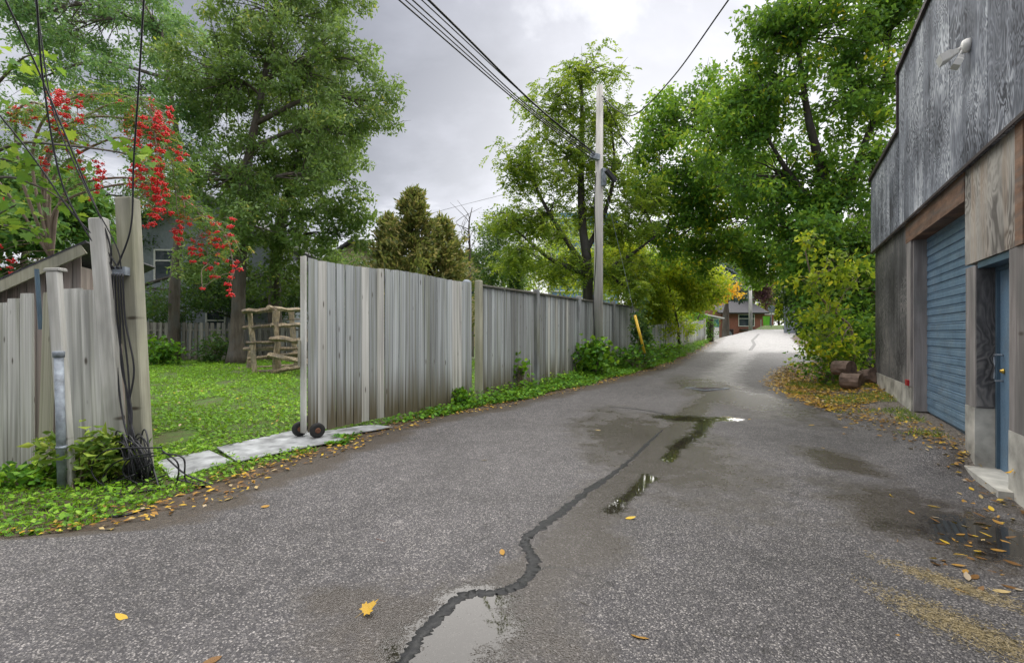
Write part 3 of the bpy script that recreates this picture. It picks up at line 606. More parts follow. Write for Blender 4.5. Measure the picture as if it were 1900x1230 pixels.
V, Fc = quadprism([a - (0, 0, .13), b - (0, 0, .13), b + shp(0, .03, 0) - shp(0, 0, 0) - (0, 0, .13), a + shp(0, .03, 0) - shp(0, 0, 0) - (0, 0, .13)], .12); obj('fascia', V, Fc, M['post'], shed)
V, Fc = cat([box(0, 1, 0, 1, 0, 1)]); V = np.array([shp(-.05 - 1.9 * x, .04 + 2.0 * y, z * (1.2 if x > .5 else 2.3)) for x, y, z in V]); obj('wall', V, Fc, M['shedwood'], shed)
# metal plates under the gate
PLATES = []
def plate(label, pix, z, tilt):
    pts = [G(*p) for p in pix]; pts = np.array([(p[0], p[1], float(g(p[0], p[1])) + z + tilt * i) for i, p in enumerate(pts)])
    PLATES.append(pts[:, :2]); V, Fc = quadprism(pts, .012); tag(obj('metal_plate', V, Fc, M['steelplate']), label, 'plate', 'metal plates under the gate')
plate('grey metal plate lying nearest the cable coil', [(318, 893), (432, 862), (388, 842), (290, 862)], .012, .003)
plate('long ridged metal plate under the gate wheels', [(440, 864), (640, 822), (560, 800), (402, 838)], .028, .002)
plate('dirty white metal plate beyond the gate wheels', [(600, 818), (728, 797), (690, 792), (585, 808)], .02, .002)
# cables on the post
def cable(name, label, pts, r_=.008, n=14, mat='black', group=None, catg='cable'):
    V, Fc = tube(spline(pts, n), r_, 6); return tag(obj(name, V, Fc, M[mat], None, True), label, catg, group)
bx = np.array((-4.06, 4.98, 2.10)); bxp = lambda dx, dz: bx + (dx, 0, dz)
cgrp = 'cables dropping to the junction box'
ups = [[(10, 0, 4.3), (75, 140, 4.6), (150, 320, 4.85), (200, 440, 4.95)], [(68, 0, 4.3), (80, 150, 4.6), (112, 330, 4.8), (160, 430, 4.9)], [(267, 0, 4.3), (258, 150, 4.6), (248, 300, 4.9), (243, 420, 4.98)], [(-20, 190, 4.5), (60, 290, 4.7), (130, 390, 4.85), (190, 455, 4.95)], [(72, 40, 4.6), (100, 210, 4.75), (160, 350, 4.85), (215, 455, 4.95)]]
for k, u in enumerate(ups):
    pts = [P(*q) for q in u]; pts = [pts[0] * 2 - pts[1] + (0, 0, 0)] + pts + [bxp(-.05 + .025 * k, .02)]
    cable('drop_cable', ['black cable slanting from the sky past the maple leaves to the junction box', 'black cable hanging almost straight through the berries to the junction box', 'black cable dropping vertically past the tall post top to the junction box', 'low black cable passing over the shed roof to the junction box', 'thin black cable twisted between the thicker cables above the junction box'][k], pts, .0085 if k < 4 else .006, group=cgrp)
for k in range(5):
    x = -.05 + .028 * k; pts = [bxp(x, -.03), (-4.04 + x, 4.99, 1.6), (-3.98 + x * 1.3 + .03 * math.sin(k * 2.1), 4.97, 1.1), (-3.92 + x + .05 * math.sin(k), 4.93, .7), (-3.82 + x * .6, 4.86, .42), (-3.74, 4.82, .22)]
    cable('hanging_cable', 'black cable hanging from the junction box down the post to the coil', pts, .0085, group='cables hanging down the post')
coil = []
c0 = np.array((-3.72, 4.78, .16))
for k in range(26):
    a = rng.uniform(-.55, .9); L_ = rng.uniform(.14, .32); w = rng.uniform(.05, .14)
    ax = np.array((-.75 + .25 * rng.normal(), .1 * rng.normal(), .2 * rng.normal())); dn = np.array((.35 + .35 * a, -.25 * rng.random(), -.8)); dn /= np.linalg.norm(dn); s_ = np.array((dn[2], 0, -dn[0]))
    c_ = c0 + rng.normal(0, .05, 3) * (1.6, 1, .4); pts = [c_ + dn * L_ * (math.cos(th) - .35) * .9 + s_ * w * math.sin(th) + np.array((0, .06 * math.sin(th), 0)) for th in np.linspace(0, 6.6, 13)]
    pts = [np.array((p[0], p[1], max(p[2], .015 + .02 * rng.random()))) for p in pts]; coil.append(tube(spline(pts, 4), .0075, 5))
for lp in ([(300, 830), (200, 835), (170, 870), (195, 905), (250, 900), (310, 880)], [(290, 845), (220, 855), (190, 890), (215, 920), (300, 910)], [(300, 840), (340, 850), (345, 890), (380, 905), (330, 890)], [(310, 850), (345, 880), (390, 905), (300, 905)], [(250, 880), (190, 910), (180, 950), (220, 962), (280, 945)], [(280, 860), (205, 900), (230, 930), (250, 932), (225, 928)], [(300, 835), (330, 860), (325, 900), (300, 915), (285, 870)], [(285, 840), (240, 850), (230, 880), (270, 905), (300, 890)]):
    pts = []
    for i, (x, y) in enumerate(lp):
        p = P(x, y, 4.62); gz = float(g(p[0], p[1]))
        if p[2] < gz + .02: p = G(x, y) + (0, 0, .02)
        pts.append(p)
    coil.append(tube(spline(pts, 9), .0075, 6))
V, Fc = cat(coil); tag(obj('cable_coil', V, Fc, M['black'], None, True), 'tangled coil of black cable at the foot of the cable post', 'cable')

# ------------------------------------------------------------------ workshop on the right
WA = math.atan2(1, .56); wd = np.array((.56, 1.)) / math.hypot(.56, 1); wn = np.array((-wd[1], wd[0]))   # along the wall, out to the lane
w0 = np.array((WX(10.75), 10.75))                         # far corner; s runs from there towards the camera
def W(s, o, z): q = w0 - wd * s + wn * o; return np.array((q[0], q[1], z))
def sof(px):                                              # wall station seen at a photo column
    r_ = (px - CX) / F; y = 2.0 / (r_ - .56); return (10.75 - y) * math.hypot(.56, 1)
ws = thing('workshop', 'weathered plywood workshop with blue roller door and stepped front', 'building', W(3, 0, .3))
def wbox(name, s0, s1, o0, o1, z0, z1, mat, parent=None):
    V, Fc = box(s0, s1, o0, o1, z0, z1); V = np.array([W(*v) for v in V]); Fc = [f[::-1] for f in Fc]
    c = W((s0 + s1) / 2, (o0 + o1) / 2, z0); me = meshdata(name, (V - c) @ np.array(Matrix.Rotation(-(WA + math.pi), 3, 'Z')).T, [f for f in Fc], M[mat])
    return put(name, me, parent or ws, c, (0, 0, WA + math.pi))
sA, sB = sof(1690), sof(1789)            # roller door opening
sC, sD, sE = sof(1808.5), sof(1871), sof(1975)
ZT = 3.30; GT = 2.92; GB = .25
# core volume behind the front (lower and upper)
V, Fc = cat([box(.06, 16, -9, -.45, -.2, 4.75)]); V = np.array([W(*v) for v in V]); obj('wall', V, [f[::-1] for f in Fc], M['plydark'], ws)
wbox('side_wall', .06, .12, -.46, -.06, .2, 4.6, 'plydark')
wbox('concrete_base', .05, sA - .03, -.14, -.01, -.1, .62, 'concrete'); wbox('plywood_sheet', .05, sA - .30, -.14, -.02, .625, ZT, 'plydark')
wbox('door_jamb', sA - .295, sA - .02, -.16, .0, .625, ZT, 'jamb'); wbox('door_jamb', sA - .018, sA + .04, -.20, -.03, .25, GT + .05, 'jamb')
wbox('lintel_beam', sA - .35, sB + .01, -.19, .005, GT, ZT - .02, 'brownbeam')
rd = wbox('roller_door', sA, sB + .03, -.26, -.22, GB - .1, GT + .1, 'bluedark')
ns = 24; hs = (GT - GB + .05) / ns
sw = sB - sA + .05
for i in range(ns):
    k = i % 4; d0 = .018 if k else .012
    poly = [(-.0, 0), (d0, .012), (d0, hs * .62), (d0 * .75, hs * .66), (d0 * .75, hs * .80), (d0, hs * .84), (d0, hs - .010), (0, hs)]
    V = np.array([(x, y, z) for x in (-sw / 2, sw / 2) for y, z in [(-p, q) for p, q in poly]]); n = len(poly)
    Fc = [(j, (j + 1) % n, (j + 1) % n + n, j + n) for j in range(n)] + [tuple(range(n))[::-1], tuple(range(n, 2 * n))]
    c = W((sA + sB + .05) / 2, -.205 + .001 * (k == 0), GB + i * hs); o = put('slat', meshdata('slat', V, [f for f in Fc], M['bluedoor']), rd, c, (0, 0, 0))
    o.location = (0, -(-.205 - (-.24)) * 1.0, GB + i * hs - (GB - .1)); o.location.y = -.035
# pillar, walk door recess
wbox('concrete_base', sB + .03, sC, -.22, .0, -.1, .68, 'concrete'); wbox('door_post', sB + .03, sC, -.22, -.005, .684, 2.17, 'jamb')
wbox('door_post', sD, sD + .42, -.22, -.005, .60, 2.20, 'jamb'); wbox('concrete_base', sD, sD + 1.6, -.22, .0, -.1, .597, 'concrete')
wbox('plywood_sheet', sB + .012, sof(1886), -.20, -.004, 2.205, ZT, 'plybare'); wbox('corner_post', sof(1886) + .004, sof(1886) + .16, -.20, .012, 2.205, ZT, 'brownbeam')
wbox('plywood_sheet', sof(1886) + .165, sD + 1.6, -.20, -.004, 2.205, ZT, 'plybare'); wbox('plywood_sheet', sD + .424, sD + 1.6, -.20, -.01, .6, 2.2, 'plydark')
wbox('door_step', sC - .03, sD + .12, -.30, .10, -.12, .075, 'concrete')
wbox('reveal_panel', sC + .0, sC + .012, -.215, -.012, .70, 2.16, 'plydark'); wbox('door_head', sC + .013, sD - .003, -.21, -.02, 2.135, 2.2, 'bluedark')
dr = wbox('walk_door', sC + .06, sD + .02, -.215, -.18, .078, 2.09, 'bluedoor')
wbox('door_frame', sC + .013, sC + .058, -.215, -.155, .078, 2.13, 'bluedark'); wbox('door_frame', sC + .06, sD + .02, -.215, -.155, 2.092, 2.132, 'bluedark')
hs0 = sC + .14
V, Fc = tube(spline([W(hs0, -.18, .98), W(hs0, -.12, .98), W(hs0, -.115, 1.0), W(hs0, -.115, 1.22), W(hs0, -.12, 1.24), W(hs0, -.18, 1.24)], 4), .009, 8); obj('handle', V, Fc, M['galv'], dr, True)
V, Fc = lathe([(.026, 0), (.026, .012), (.017, .016), (.016, .03), (.002, .03)], 14); c = W(hs0 + .02, -.178, 1.08); o = put('lock', meshdata('lock', V, Fc, M['brass'], True), dr, c)
for o_ in [x for x in dr.children]:   # parts of the door keep their own place: door is turned, so undo it
    wloc = WL[o_.name]; o_.location = Matrix.Rotation(-(WA + math.pi), 3, 'Z') @ (wloc - WL[dr.name]); o_.rotation_euler = (0, 0, -(WA + math.pi))
    if o_.name.startswith('lock'): o_.rotation_euler = (R(90), 0, 0)
# upper front: plywood sheets on a stepped outline
sstep = sof(1675); T1, T2 = 4.84, 5.84
ed = [.0]; s = sof(1722)
ed = sorted([0.0, s - 2.44 - .0, s - 1.22, s, s + 1.22, s + 2.44, s + 3.66, s + 4.88]); ed = [e for e in ed if e >= 0]
if ed[0] > .01: ed = [0.0] + ed
if ed[1] < .3: ed.pop(1)
for a, b in zip(ed[:-1], ed[1:]):
    for c, d, tp in ((a, min(b, sstep), T1), (max(a, sstep), b, T2)):
        if d - c < .02: continue
        wbox('plywood_sheet', c + .004, d - .004, .0, .05 + .006 * rng.random(), ZT - .06, tp, 'ply')
wbox('backing', .02, ed[-1], -.30, -.003, ZT + .0, T1 - .04, 'plydark'); wbox('backing', sstep + .02, ed[-1], -.30, -.003, T1 - .038, T2 - .04, 'plydark')
wbox('roof_trim', -.06, sstep + .005, -.45, .10, T1, T1 + .07, 'trimdark'); wbox('roof_trim', sstep - .05, sstep - .002, -.45, .085, T1 + .072, T2, 'trimdark'); wbox('roof_trim', sstep - .06, ed[-1], -.45, .10, T2 + .002, T2 + .075, 'trimdark')
wbox('roof', -.06, 16, -9.1, -.46, 4.76, 4.86, 'roof'); wbox('drip_edge', .0, ed[-1], .052, .062, ZT - .08, ZT - .045, 'trimdark')
wbox('reflector', sA - .25, sA - .09, .002, .03, .63, .72, 'red')
# flood light
fl = thing('flood_light', 'white twin flood light fixed high on the plywood front', 'lamp', W(sof(1812), .06, 4.4))
s0 = sof(1812); V, Fc = lathe([(.07, 0), (.07, .03), (.055, .06), (.02, .065)], 14); put('base', meshdata('base', V, Fc, M['white'], True), fl, W(s0, .055, 4.46), (R(-90), 0, WA))
def lamphead(a, b, sc_):
    """shaded head hanging from a towards b"""
    a, b = np.array(a), np.array(b); u = b - a; ln = np.linalg.norm(u); u /= ln; sd_ = np.array((wd[0], wd[1], 0)); up_ = np.cross(sd_, u)
    V = []
    for t, hw, hh in ((0, .03, .03), (.25, .045, .04), (.45, .085, .055), (1, .10, .06)):
        for x, y in ((-1, -1), (1, -1), (1, 1), (-1, 1)): V.append(a + u * ln * t + sd_ * hw * sc_ * x + up_ * hh * sc_ * y)
    Fc = [(3, 2, 1, 0), (12, 13, 14, 15)] + [(r_ + i, r_ + (i + 1) % 4, r_ + 4 + (i + 1) % 4, r_ + 4 + i) for r_ in (0, 4, 8) for i in range(4)]
    obj('lamp_head', np.array(V), Fc, M['white'], fl)
lamphead(W(s0 - .03, .14, 4.44), W(s0 - .08, .28, 4.39), .75); lamphead(W(s0 + .02, .12, 4.36), W(s0 - .0, .17, 4.26), .6)
V, Fc = cat([tube(np.array([W(s0, .10, 4.46), W(s0 - .05, .18, 4.43)]), .018, 8), tube(np.array([W(s0, .10, 4.44), W(s0 - .02, .15, 4.33)]), .015, 8)]); obj('arm', V, Fc, M['white'], fl, True)
# conduits on the far edge
V, Fc = tube(np.array([W(-.35, -.3, .35), W(-.35, -.3, 1.25)]), .055, 10); tag(obj('down_pipe', V, Fc, M['rust'], None, True), 'rusty brown down pipe at the far corner of the workshop', 'pipe')
# cut log rounds beside the corner
for k, (px, py, d, rr, ln, rz, tl) in enumerate(((1565, 683, 10.9, .17, .38, .3, 90), (1580, 707, 10.5, .17, .36, .6, 90), (1610, 702, 10.7, .17, .42, .1, 75))):
    p = P(px, py, d); gz = float(g(p[0], p[1])); V, Fc = tube(np.array([(0, 0, t * ln - ln / 2) for t in np.linspace(0, 1, 4)]), rr, 12, .06)
    tag(put('log_round', meshdata('log_round', V, Fc, M['logend']), None, (p[0], p[1], max(p[2], gz + rr * .9)), (R(tl), 0, rz)), ['upper brown log round resting on top of the log pile', 'lower brown log round at the lane side of the pile', 'split log round lying against the workshop corner'][k], 'log', 'cut logs at the workshop corner')

# ------------------------------------------------------------------ utility pole and wires
pb = P(1109, 640, 14.2); pz = float(g(pb[0], pb[1]))
up = thing('utility_pole', 'weathered wooden utility pole standing beside the board fence', 'pole', (pb[0], pb[1], pz))
ptop = P(1113, 160, 14.2); V, Fc = tube(np.array([(pb[0], pb[1], pz - .1), (pb[0] * .5 + ptop[0] * .5, 14.2, 4.5), ptop]), [.145, .125, .095], 14); obj('shaft', V, Fc, M['pole'], up, True)
def pbox(name, px, py, d, sx, sy, sz, mat, ry=0.0, parent=up):
    return put(name, meshdata(name, *cbox(sx, sy, sz, .01), M[mat]), parent, P(px, py, d), (0, ry, .3))
pbox('junction_box', 1103, 296, 14.05, .28, .14, .17, 'galv', .15); pbox('conduit_box', 1120, 345, 14.05, .12, .12, .5, 'galv')
pbox('splice_case', 1142, 337, 13.9, .12, .12, .42, 'black', R(-45))
V, Fc = tube(spline([P(1106, 320, 14.05), P(1103, 380, 14.05), P(1106, 470, 14.05), P(1101, 560, 14.05), P(1104, 640, 14.05)], 6), .013, 6); obj('riser_cable', V, Fc, M['black'], up, True)
wg = 'overhead wires to the utility pole'
A0 = P(1104, 290, 14.1)
for k, (ex, ey, r_) in enumerate(((740, 0, .014), (752, 0, .011), (765, 0, .013), (782, 0, .011), (795, 0, .022))):
    e = P(ex, ey, 7.6); s_ = A0 + (rng.normal(0, .04), 0, .05 * (k - 2)); q = e + (e - s_) * 1.1 + (0, 0, .25)
    m = (s_ + e) / 2 - (0, 0, .10 + .04 * (k % 3)); cable('overhead_wire', 'thickest black overhead wire running from the pole box over the lane' if k == 4 else 'thin black overhead wire running from the pole box over the lane', [s_, m, e, q], r_, 12, group=wg)
T0 = P(1117, 178, 14.1); e = P(1352, 0, 8.4); cable('service_wire', 'thick grey service wire sagging from the pole top towards the workshop', [T0, P(1145, 205, 13.6), P(1180, 212, 13.0), P(1250, 142, 11), e, e + (e - P(1250, 142, 11)) * 1.2], .016, 10, 'black')
cable('far_wire', 'thin wire crossing the sky above the cedar', [P(700, 425, 34), P(830, 388, 34), P(912, 367, 34), P(1100, 318, 14.3)], .012, 8, 'black')
cable('drop_wire', 'black wire dropping from the pole top into the trees', [P(1120, 182, 14.1), P(1135, 215, 15), P(1165, 270, 17), P(1200, 305, 20), P(1390, 525, 49)], .014, 8, 'black')
gd = thing('guy_guard', 'yellow plastic guy wire guard leaning by the board fence', 'guard', G(1195, 655))
V, Fc = tube(np.array([P(1178, 585, 15.2), P(1196, 655, 15.0)]), .045, 8); obj('sleeve', V, Fc, M['yellow'], gd, True)
V, Fc = tube(np.array([P(1197, 662, 15.0), P(1178, 585, 15.2), P(1118, 330, 14.2)]), .007, 5); obj('wire', V, Fc, M['galv'], gd)
dg = G(1312, 721); gr_ = thing('drain_grate', 'iron storm drain grate in the lane', 'drain', dg)
V, Fc = cat([box(-.42, .42, -.3, -.25, 0, .012), box(-.42, .42, .25, .3, 0, .012), box(-.42, -.37, -.25, .25, 0, .012), box(.37, .42, -.25, .25, 0, .012)]); put('frame', meshdata('frame', V, Fc, M['galv']), gr_, dg + (0, 0, .008), (0, 0, .5))
for i in range(8): put('bar', meshdata('bar', *box(-.02, .02, -.25, .25, 0, .011), M['trimdark']), gr_, dg + (math.cos(.5) * (-.33 + i * .094), math.sin(.5) * (-.33 + i * .094), .008), (0, 0, .5))
# ------------------------------------------------------------------ split-log frame in the yard
lg = thing('log_trellis', 'rustic split log frame of posts and stacked rails in the yard', 'trellis', G(500, 697))
def lpole(a, b, r_, name='rail'):
    a, b = np.asarray(a), np.asarray(b); n = 7; r_ = r_ * .78; p = np.array([a + (b - a) * t for t in np.linspace(0, 1, n)]) + rng.normal(0, r_ * .16, (n, 3)); V, Fc = tube(p, r_ * rng.uniform(.75, 1.15, n), 6, .25); obj(name, V, Fc, M['log'], lg)
D1, D2 = 16.6, 18.2
for (x0, y0, x1, y1, d, r_) in ((474, 698, 464, 580, 16.6, .10), (513, 695, 512, 578, 16.2, .14), (550, 690, 541, 576, 17.6, .12), (460, 690, 466, 640, 18.3, .09), (578, 700, 576, 600, 15.6, .12), (575, 690, 572, 610, 18.2, .1)):
    a = P(x0, y0, d); a[2] = g(a[0], a[1]) - .05; lpole(a, P(x1, y1, d), r_, 'post')
for (x0, y0, x1, y1, d0, d1, r_) in ((450, 578, 512, 574, 16.5, 16.3, .12), (497, 571, 562, 576, 16.2, 17.5, .11), (452, 608, 512, 603, 16.7, 16.4, .09), (503, 604, 565, 603, 16.1, 16.8, .10), (502, 628, 592, 634, 16.0, 15.4, .13), (457, 637, 512, 634, 16.6, 16.4, .08), (452, 647, 600, 645, 16.8, 16.2, .08), (460, 665, 570, 655, 17.2, 17.6, .09), (500, 657, 598, 680, 16.0, 15.2, .13), (505, 690, 560, 680, 16.0, 16.8, .10), (508, 699, 600, 712, 16.0, 15.0, .09), (480, 690, 512, 688, 16.8, 16.4, .09), (435, 690, 472, 698, 17.6, 16.7, .08), (440, 684, 560, 676, 18.4, 18.6, .08), (530, 593, 600, 592, 17.0, 15, .03)):
    lpole(P(x0, y0, d0), P(x1, y1, d1), r_)
# back fence of the yard
bf = thing('back_fence', 'old shadowbox fence along the back of the yard under the trees', 'fence', P(400, 665, 23))
def bfz(x, y): return float(g(x, y))
for p0, p1 in (((-18.2, 22.6), (-12.6, 23.3)), ((-12.5, 23.3), (-8.4, 23.8)), ((-8.3, 23.8), (-2, 24.5))):
    p0, p1 = np.array(p0), np.array(p1); zf = lambda t: bfz(*(p0 + (p1 - p0) * t)) + .05
    boards(bf, p0, p1, zf, lambda t: zf(t) + 1.75, .15, .03, 'backfence', .11, lean=.02, jit=.05); boards(bf, p0 + .12, p1 + .12, zf, lambda t: zf(t) + 1.72, .15, .03, 'backfence', .10, lean=.02, jit=.05)
    for hz in (.35, 1.35): rail(bf, p0, p1, zf(0) + hz, .09, .05, 'backfence', -.03, 'rail', zf(1) + hz)
    post(bf, p0[0], p0[1] - .1, zf(0) - .1, zf(0) + 1.95, .13, 'post')

# ------------------------------------------------------------------ houses
def house(name, label, c, rz, w, dp, hw, hr, wall, windows=(), ridge='x', over=.35, roofm='roof'):
    h = thing(name, label, 'house', c); z = c[2]
    Rm = np.array(Matrix.Rotation(rz, 3, 'Z')).T; tr_ = lambda V: np.asarray(V, float) @ Rm + np.array(c)
    if ridge == 'y': V, Fc = prism([(-w / 2, -.5), (w / 2, -.5), (w / 2, hw), (0, hw + hr), (-w / 2, hw)], 0, dp)
    else:
        V, Fc = prism([(0, -.5), (dp, -.5), (dp, hw), (dp / 2, hw + hr), (0, hw)], -w / 2, w / 2); V = V[:, [1, 0, 2]]; Fc = [f[::-1] for f in Fc]
    obj('wall', tr_(V), Fc, M[wall], h)
    for sg in (-1, 1):
        if ridge == 'y':
            k = hr / (w / 2); e = w / 2 + over; pts = [(0, -over, hw + hr + .04), (sg * e, -over, hw + hr - k * e + .04), (sg * e, dp + over, hw + hr - k * e + .04), (0, dp + over, hw + hr + .04)]
        else:
            k = hr / (dp / 2); e = dp / 2 + over; ym = dp / 2; pts = [(-w / 2 - over, ym, hw + hr + .04), (-w / 2 - over, ym + sg * e, hw + hr - k * e + .04), (w / 2 + over, ym + sg * e, hw + hr - k * e + .04), (w / 2 + over, ym, hw + hr + .04)]
        V, Fc = quadprism(tr_(pts), .16); obj('roof', V, Fc, M[roofm], h)
    for (x, zz, ww, wh) in windows:
        V, Fc = cat([box(x - ww / 2, x + ww / 2, -.08, .0, zz, zz + .08), box(x - ww / 2, x + ww / 2, -.08, 0, zz + wh - .08, zz + wh), box(x - ww / 2, x - ww / 2 + .08, -.08, 0, zz + .08, zz + wh - .08), box(x + ww / 2 - .08, x + ww / 2, -.08, 0, zz + .08, zz + wh - .08), box(x - ww / 2 + .08, x + ww / 2 - .08, -.07, 0, zz + wh * .62, zz + wh * .62 + .07)])
        o = obj('window', tr_(V), Fc, M['white'], h)
        V, Fc = box(x - ww / 2 + .08, x + ww / 2 - .08, -.03, -.01, zz + .08, zz + wh - .08); obj('pane', tr_(V), Fc, M['glass'], o)
    return h
def zgr(x, y): return float(g(x, y))
c = P(360, 600, 27); c[2] = zgr(c[0], c[1]); house('grey_house', 'tall grey sided house behind the big shade trees', c, .05, 9.5, 9, 6.2, 3, 'siding', [(-1.55, 4.15, 1.15, 1.75), (2.4, 4.2, 1.1, 1.7), (1.2, 1.0, 1.1, 1.5)], 'y')
c = P(655, 560, 34); c[2] = zgr(c[0], c[1]); hd = house('cream_house', 'cream brick house with dark roof and gable behind the gate', c, -.2, 8.5, 8, 4.9, 2.6, 'cream', [(1.0, 5.1, .8, 1.1)], 'y')
c = P(870, 560, 40); c[2] = zgr(c[0], c[1]); house('gabled_house', 'steep gabled house half hidden beside the browning cedar', c, .1, 4.5, 7, 4.3, 3.6, 'cream', [(0, 4.2, .9, 1.3)], 'y')
c = P(1378, 604, 60); c[2] = zgr(c[0], c[1]) + .1; rh = house('red_brick_house', 'red brick bungalow with white window at the end of the lane', c, .0, 5.4, 9, 2.9, 1.6, 'brick', [(.45, 1.25, 2.0, 1.5)], 'x', .4)
V, Fc = box(-.4, 1.4, -.35, -.005, .75, .95); obj('flower_box', V + c, Fc, M['barkdark'], rh)
c2 = c + (3.25, .6, 0); V, Fc = box(-.5, .9, 0, 4, -.3, 2.7); bay = obj('bay', V + c2, Fc, M['brick'], rh); V, Fc = box(-.56, .96, -.06, 4.06, 2.72, 2.95); obj('bay_roof', V + c2, Fc, M['white'], rh)
V, Fc = box(.0, .62, -.05, -.01, .9, 2.4); obj('bay_window', V + c2, Fc, M['glass'], rh)
c = P(1321, 612, 44); c[2] = zgr(c[0], c[1]); wg_ = thing('white_garage', 'low white garage with teal glazed band beside the lane', 'garage', c)
V, Fc = box(-.95, .65, 0, 6, -.4, 1.6); obj('wall', V + c, Fc, M['white'], wg_); V, Fc = box(-.95, .65, .005, 6, 1.603, 2.35); obj('glazed_band', V + c, Fc, M['teal'], wg_)
V, Fc = quadprism([c + (-1.6, -.3, 2.9), c + (1.0, -.3, 2.36), c + (1.0, 6.3, 2.36), c + (-1.6, 6.3, 2.9)], .1); obj('roof', V, Fc, M['white'], wg_)
c = P(1493, 614, 40); c[2] = zgr(c[0], c[1]); gg = thing('grey_garage', 'blue grey clapboard garage on the right at the end of the lane', 'garage', c)
ga = np.array(Matrix.Rotation(-R(32), 3, 'Z')).T; V, Fc = box(-1.5, 3.5, 0, 7, -.4, 2.9); obj('wall', V @ ga + c, Fc, M['siding'], gg)
for i in range(9): V, Fc = box(-1.52, 3.5, -.03, -.004, 1.15 + i * .19, 1.15 + i * .19 + .175); obj('clapboard', V @ ga + c, Fc, M['siding'], gg)
for i in range(14): V, Fc = box(-1.5 + i * .24, -1.5 + i * .24 + .225, -.05, -.004, -.1, 1.12); obj('batten_board', V @ ga + c, Fc, M['siding'], gg)
V, Fc = quadprism(np.array([(-1.9, -.4, 2.92), (3.9, -.4, 2.92), (3.9, 7.4, 4.6), (-1.9, 7.4, 4.6)]) @ ga + c, .12); obj('roof', V, Fc, M['roof'], gg)
c = P(1606, 640, 14.6); c[2] = zgr(c[0], c[1]); yh = thing('yellow_brick_house', 'yellow brick wall with grey door showing past the workshop corner', 'house', c)
ya = np.array(Matrix.Rotation(-R(34), 3, 'Z')).T; V, Fc = box(0, 5, 0, 7, -.4, 3.6); obj('wall', V @ ya + c, Fc, M['ybrick'], yh); V, Fc = quadprism(np.array([(-.35, -.4, 3.62), (5.3, -.4, 3.62), (5.3, 7.4, 6), (-.35, 7.4, 6)]) @ ya + c, .14); obj('roof', V, Fc, M['roof'], yh)
# far tower
c = P(1088, 600, 210); c[2] = 2; tw = thing('glass_tower', 'distant blue glass apartment tower showing through the locust tree', 'building', c)
V, Fc = box(-15, 14, 0, 22, -2, 52); obj('wall', V + c, Fc, M['siding'], tw)
tg = plain('blue_tower_glass', (.14, .27, .42), .12, 0, .2)
for i in range(16):
    V, Fc = box(-15.2, 14.2, -.9, -.05, 2.0 + i * 3.15, 2.4 + i * 3.15); obj('balcony_slab', V + c, Fc, M['white'], tw)
    for k in range(9): V, Fc = box(-14.6 + k * 3.2, -12 + k * 3.2, -.3, -.02, 2.45 + i * 3.15, 4.7 + i * 3.15); obj('window', V + c, Fc, tg, tw)
# end of the lane: second pole, bin, sign, hydrant post, cabinet
pb2 = P(1393, 606, 50); pb2[2] = zgr(pb2[0], pb2[1]); p2 = thing('far_utility_pole', 'pale wooden utility pole standing at the far end of the lane', 'pole', pb2)
V, Fc = tube(np.array([pb2 - (0, 0, .2), P(1392, 522, 50)]), [.2, .15], 12); obj('shaft', V, Fc, M['postpale'], p2, True); V, Fc = lathe([(.02, 0), (.17, .05), (.17, .7), (.02, .8)], 12, P(1388, 530, 49.8)); obj('transformer', V, Fc, M['galv'], p2, True)
for k in range(3): cable('street_wire', 'pale street wire strung to the far pole through the trees', [P(1330, 490 + 6 * k, 46), P(1360, 503 + 7 * k, 48), P(1391, 524 + 3 * k, 50)], .02, 6, 'galv', 'street wires at the far pole')
c = P(1424, 602, 58); c[2] = zgr(c[0], c[1]) ; bn = thing('green_bin', 'bright lime green wheeled bin beside the brick bungalow', 'bin', c)
V, Fc = prism([(-.24, 0), (.24, 0), (.29, 1.05), (-.29, 1.05)], 0, .5); obj('body', V + c, Fc, M['green'], bn); V, Fc = box(-.31, .31, -.03, .54, 1.055, 1.12); obj('lid', V + c, Fc, M['green'], bn)
c = P(1431, 605, 54); c[2] = zgr(c[0], c[1]); sg = thing('road_sign', 'grey back of a round road sign on a post at the street', 'sign', c)
V, Fc = tube(np.array([c, c + (0, 0, 2.1)]), .05, 8); obj('post', V, Fc, M['galv'], sg); V, Fc = xf(lathe([(.42, -.012), (.44, 0), (.42, .012)], 8), c + (0, -.07, 2.0), 0, R(90)); obj('sign_plate', V, Fc, M['galv'], sg)
c = P(1412, 606, 52); c[2] = zgr(c[0], c[1]); V, Fc = tube(np.array([c, c + (0, 0, .6), c + (.0, 0, 1.0)]), [.05, .05, .045], 8); tag(obj('marker_post', V, Fc, M['postpale']), 'slim pale marker post on the grass verge by the pole', 'post')
c = P(1350, 604, 54); c[2] = zgr(c[0], c[1]); ac = thing('air_conditioner', 'dark boxed air conditioner unit by the spruce trunk', 'appliance', c); V, Fc = cbox(1.1, .6, 1.2, .03); obj('casing', V + c, Fc, M['trimdark'], ac); V, Fc = lathe([(.3, 0), (.36, .01), (.36, .03), (.3, .04)], 16); V, Fc = xf((V, Fc), c + (0, -.30, .6), 0, R(90)); obj('grille', V, Fc, M['galv'], ac)
V, Fc = lathe([(.05, 0), (.05, .28), (.10, .29), (.10, .34), (.06, .38), (.02, .39)], 12, P(866, 552, 10.6)); V[:24, 2] -= 0; pc = P(866, 552, 10.6); V2, F2 = tube(np.array([(pc[0], pc[1], zgr(pc[0], pc[1])), pc]), .05, 10); V, Fc = cat([(V, Fc), (V2, F2)]); tag(obj('vent_pipe', V, Fc, M['galv'], None, True), 'metal vent pipe with round cap peeping over the gate end', 'pipe')

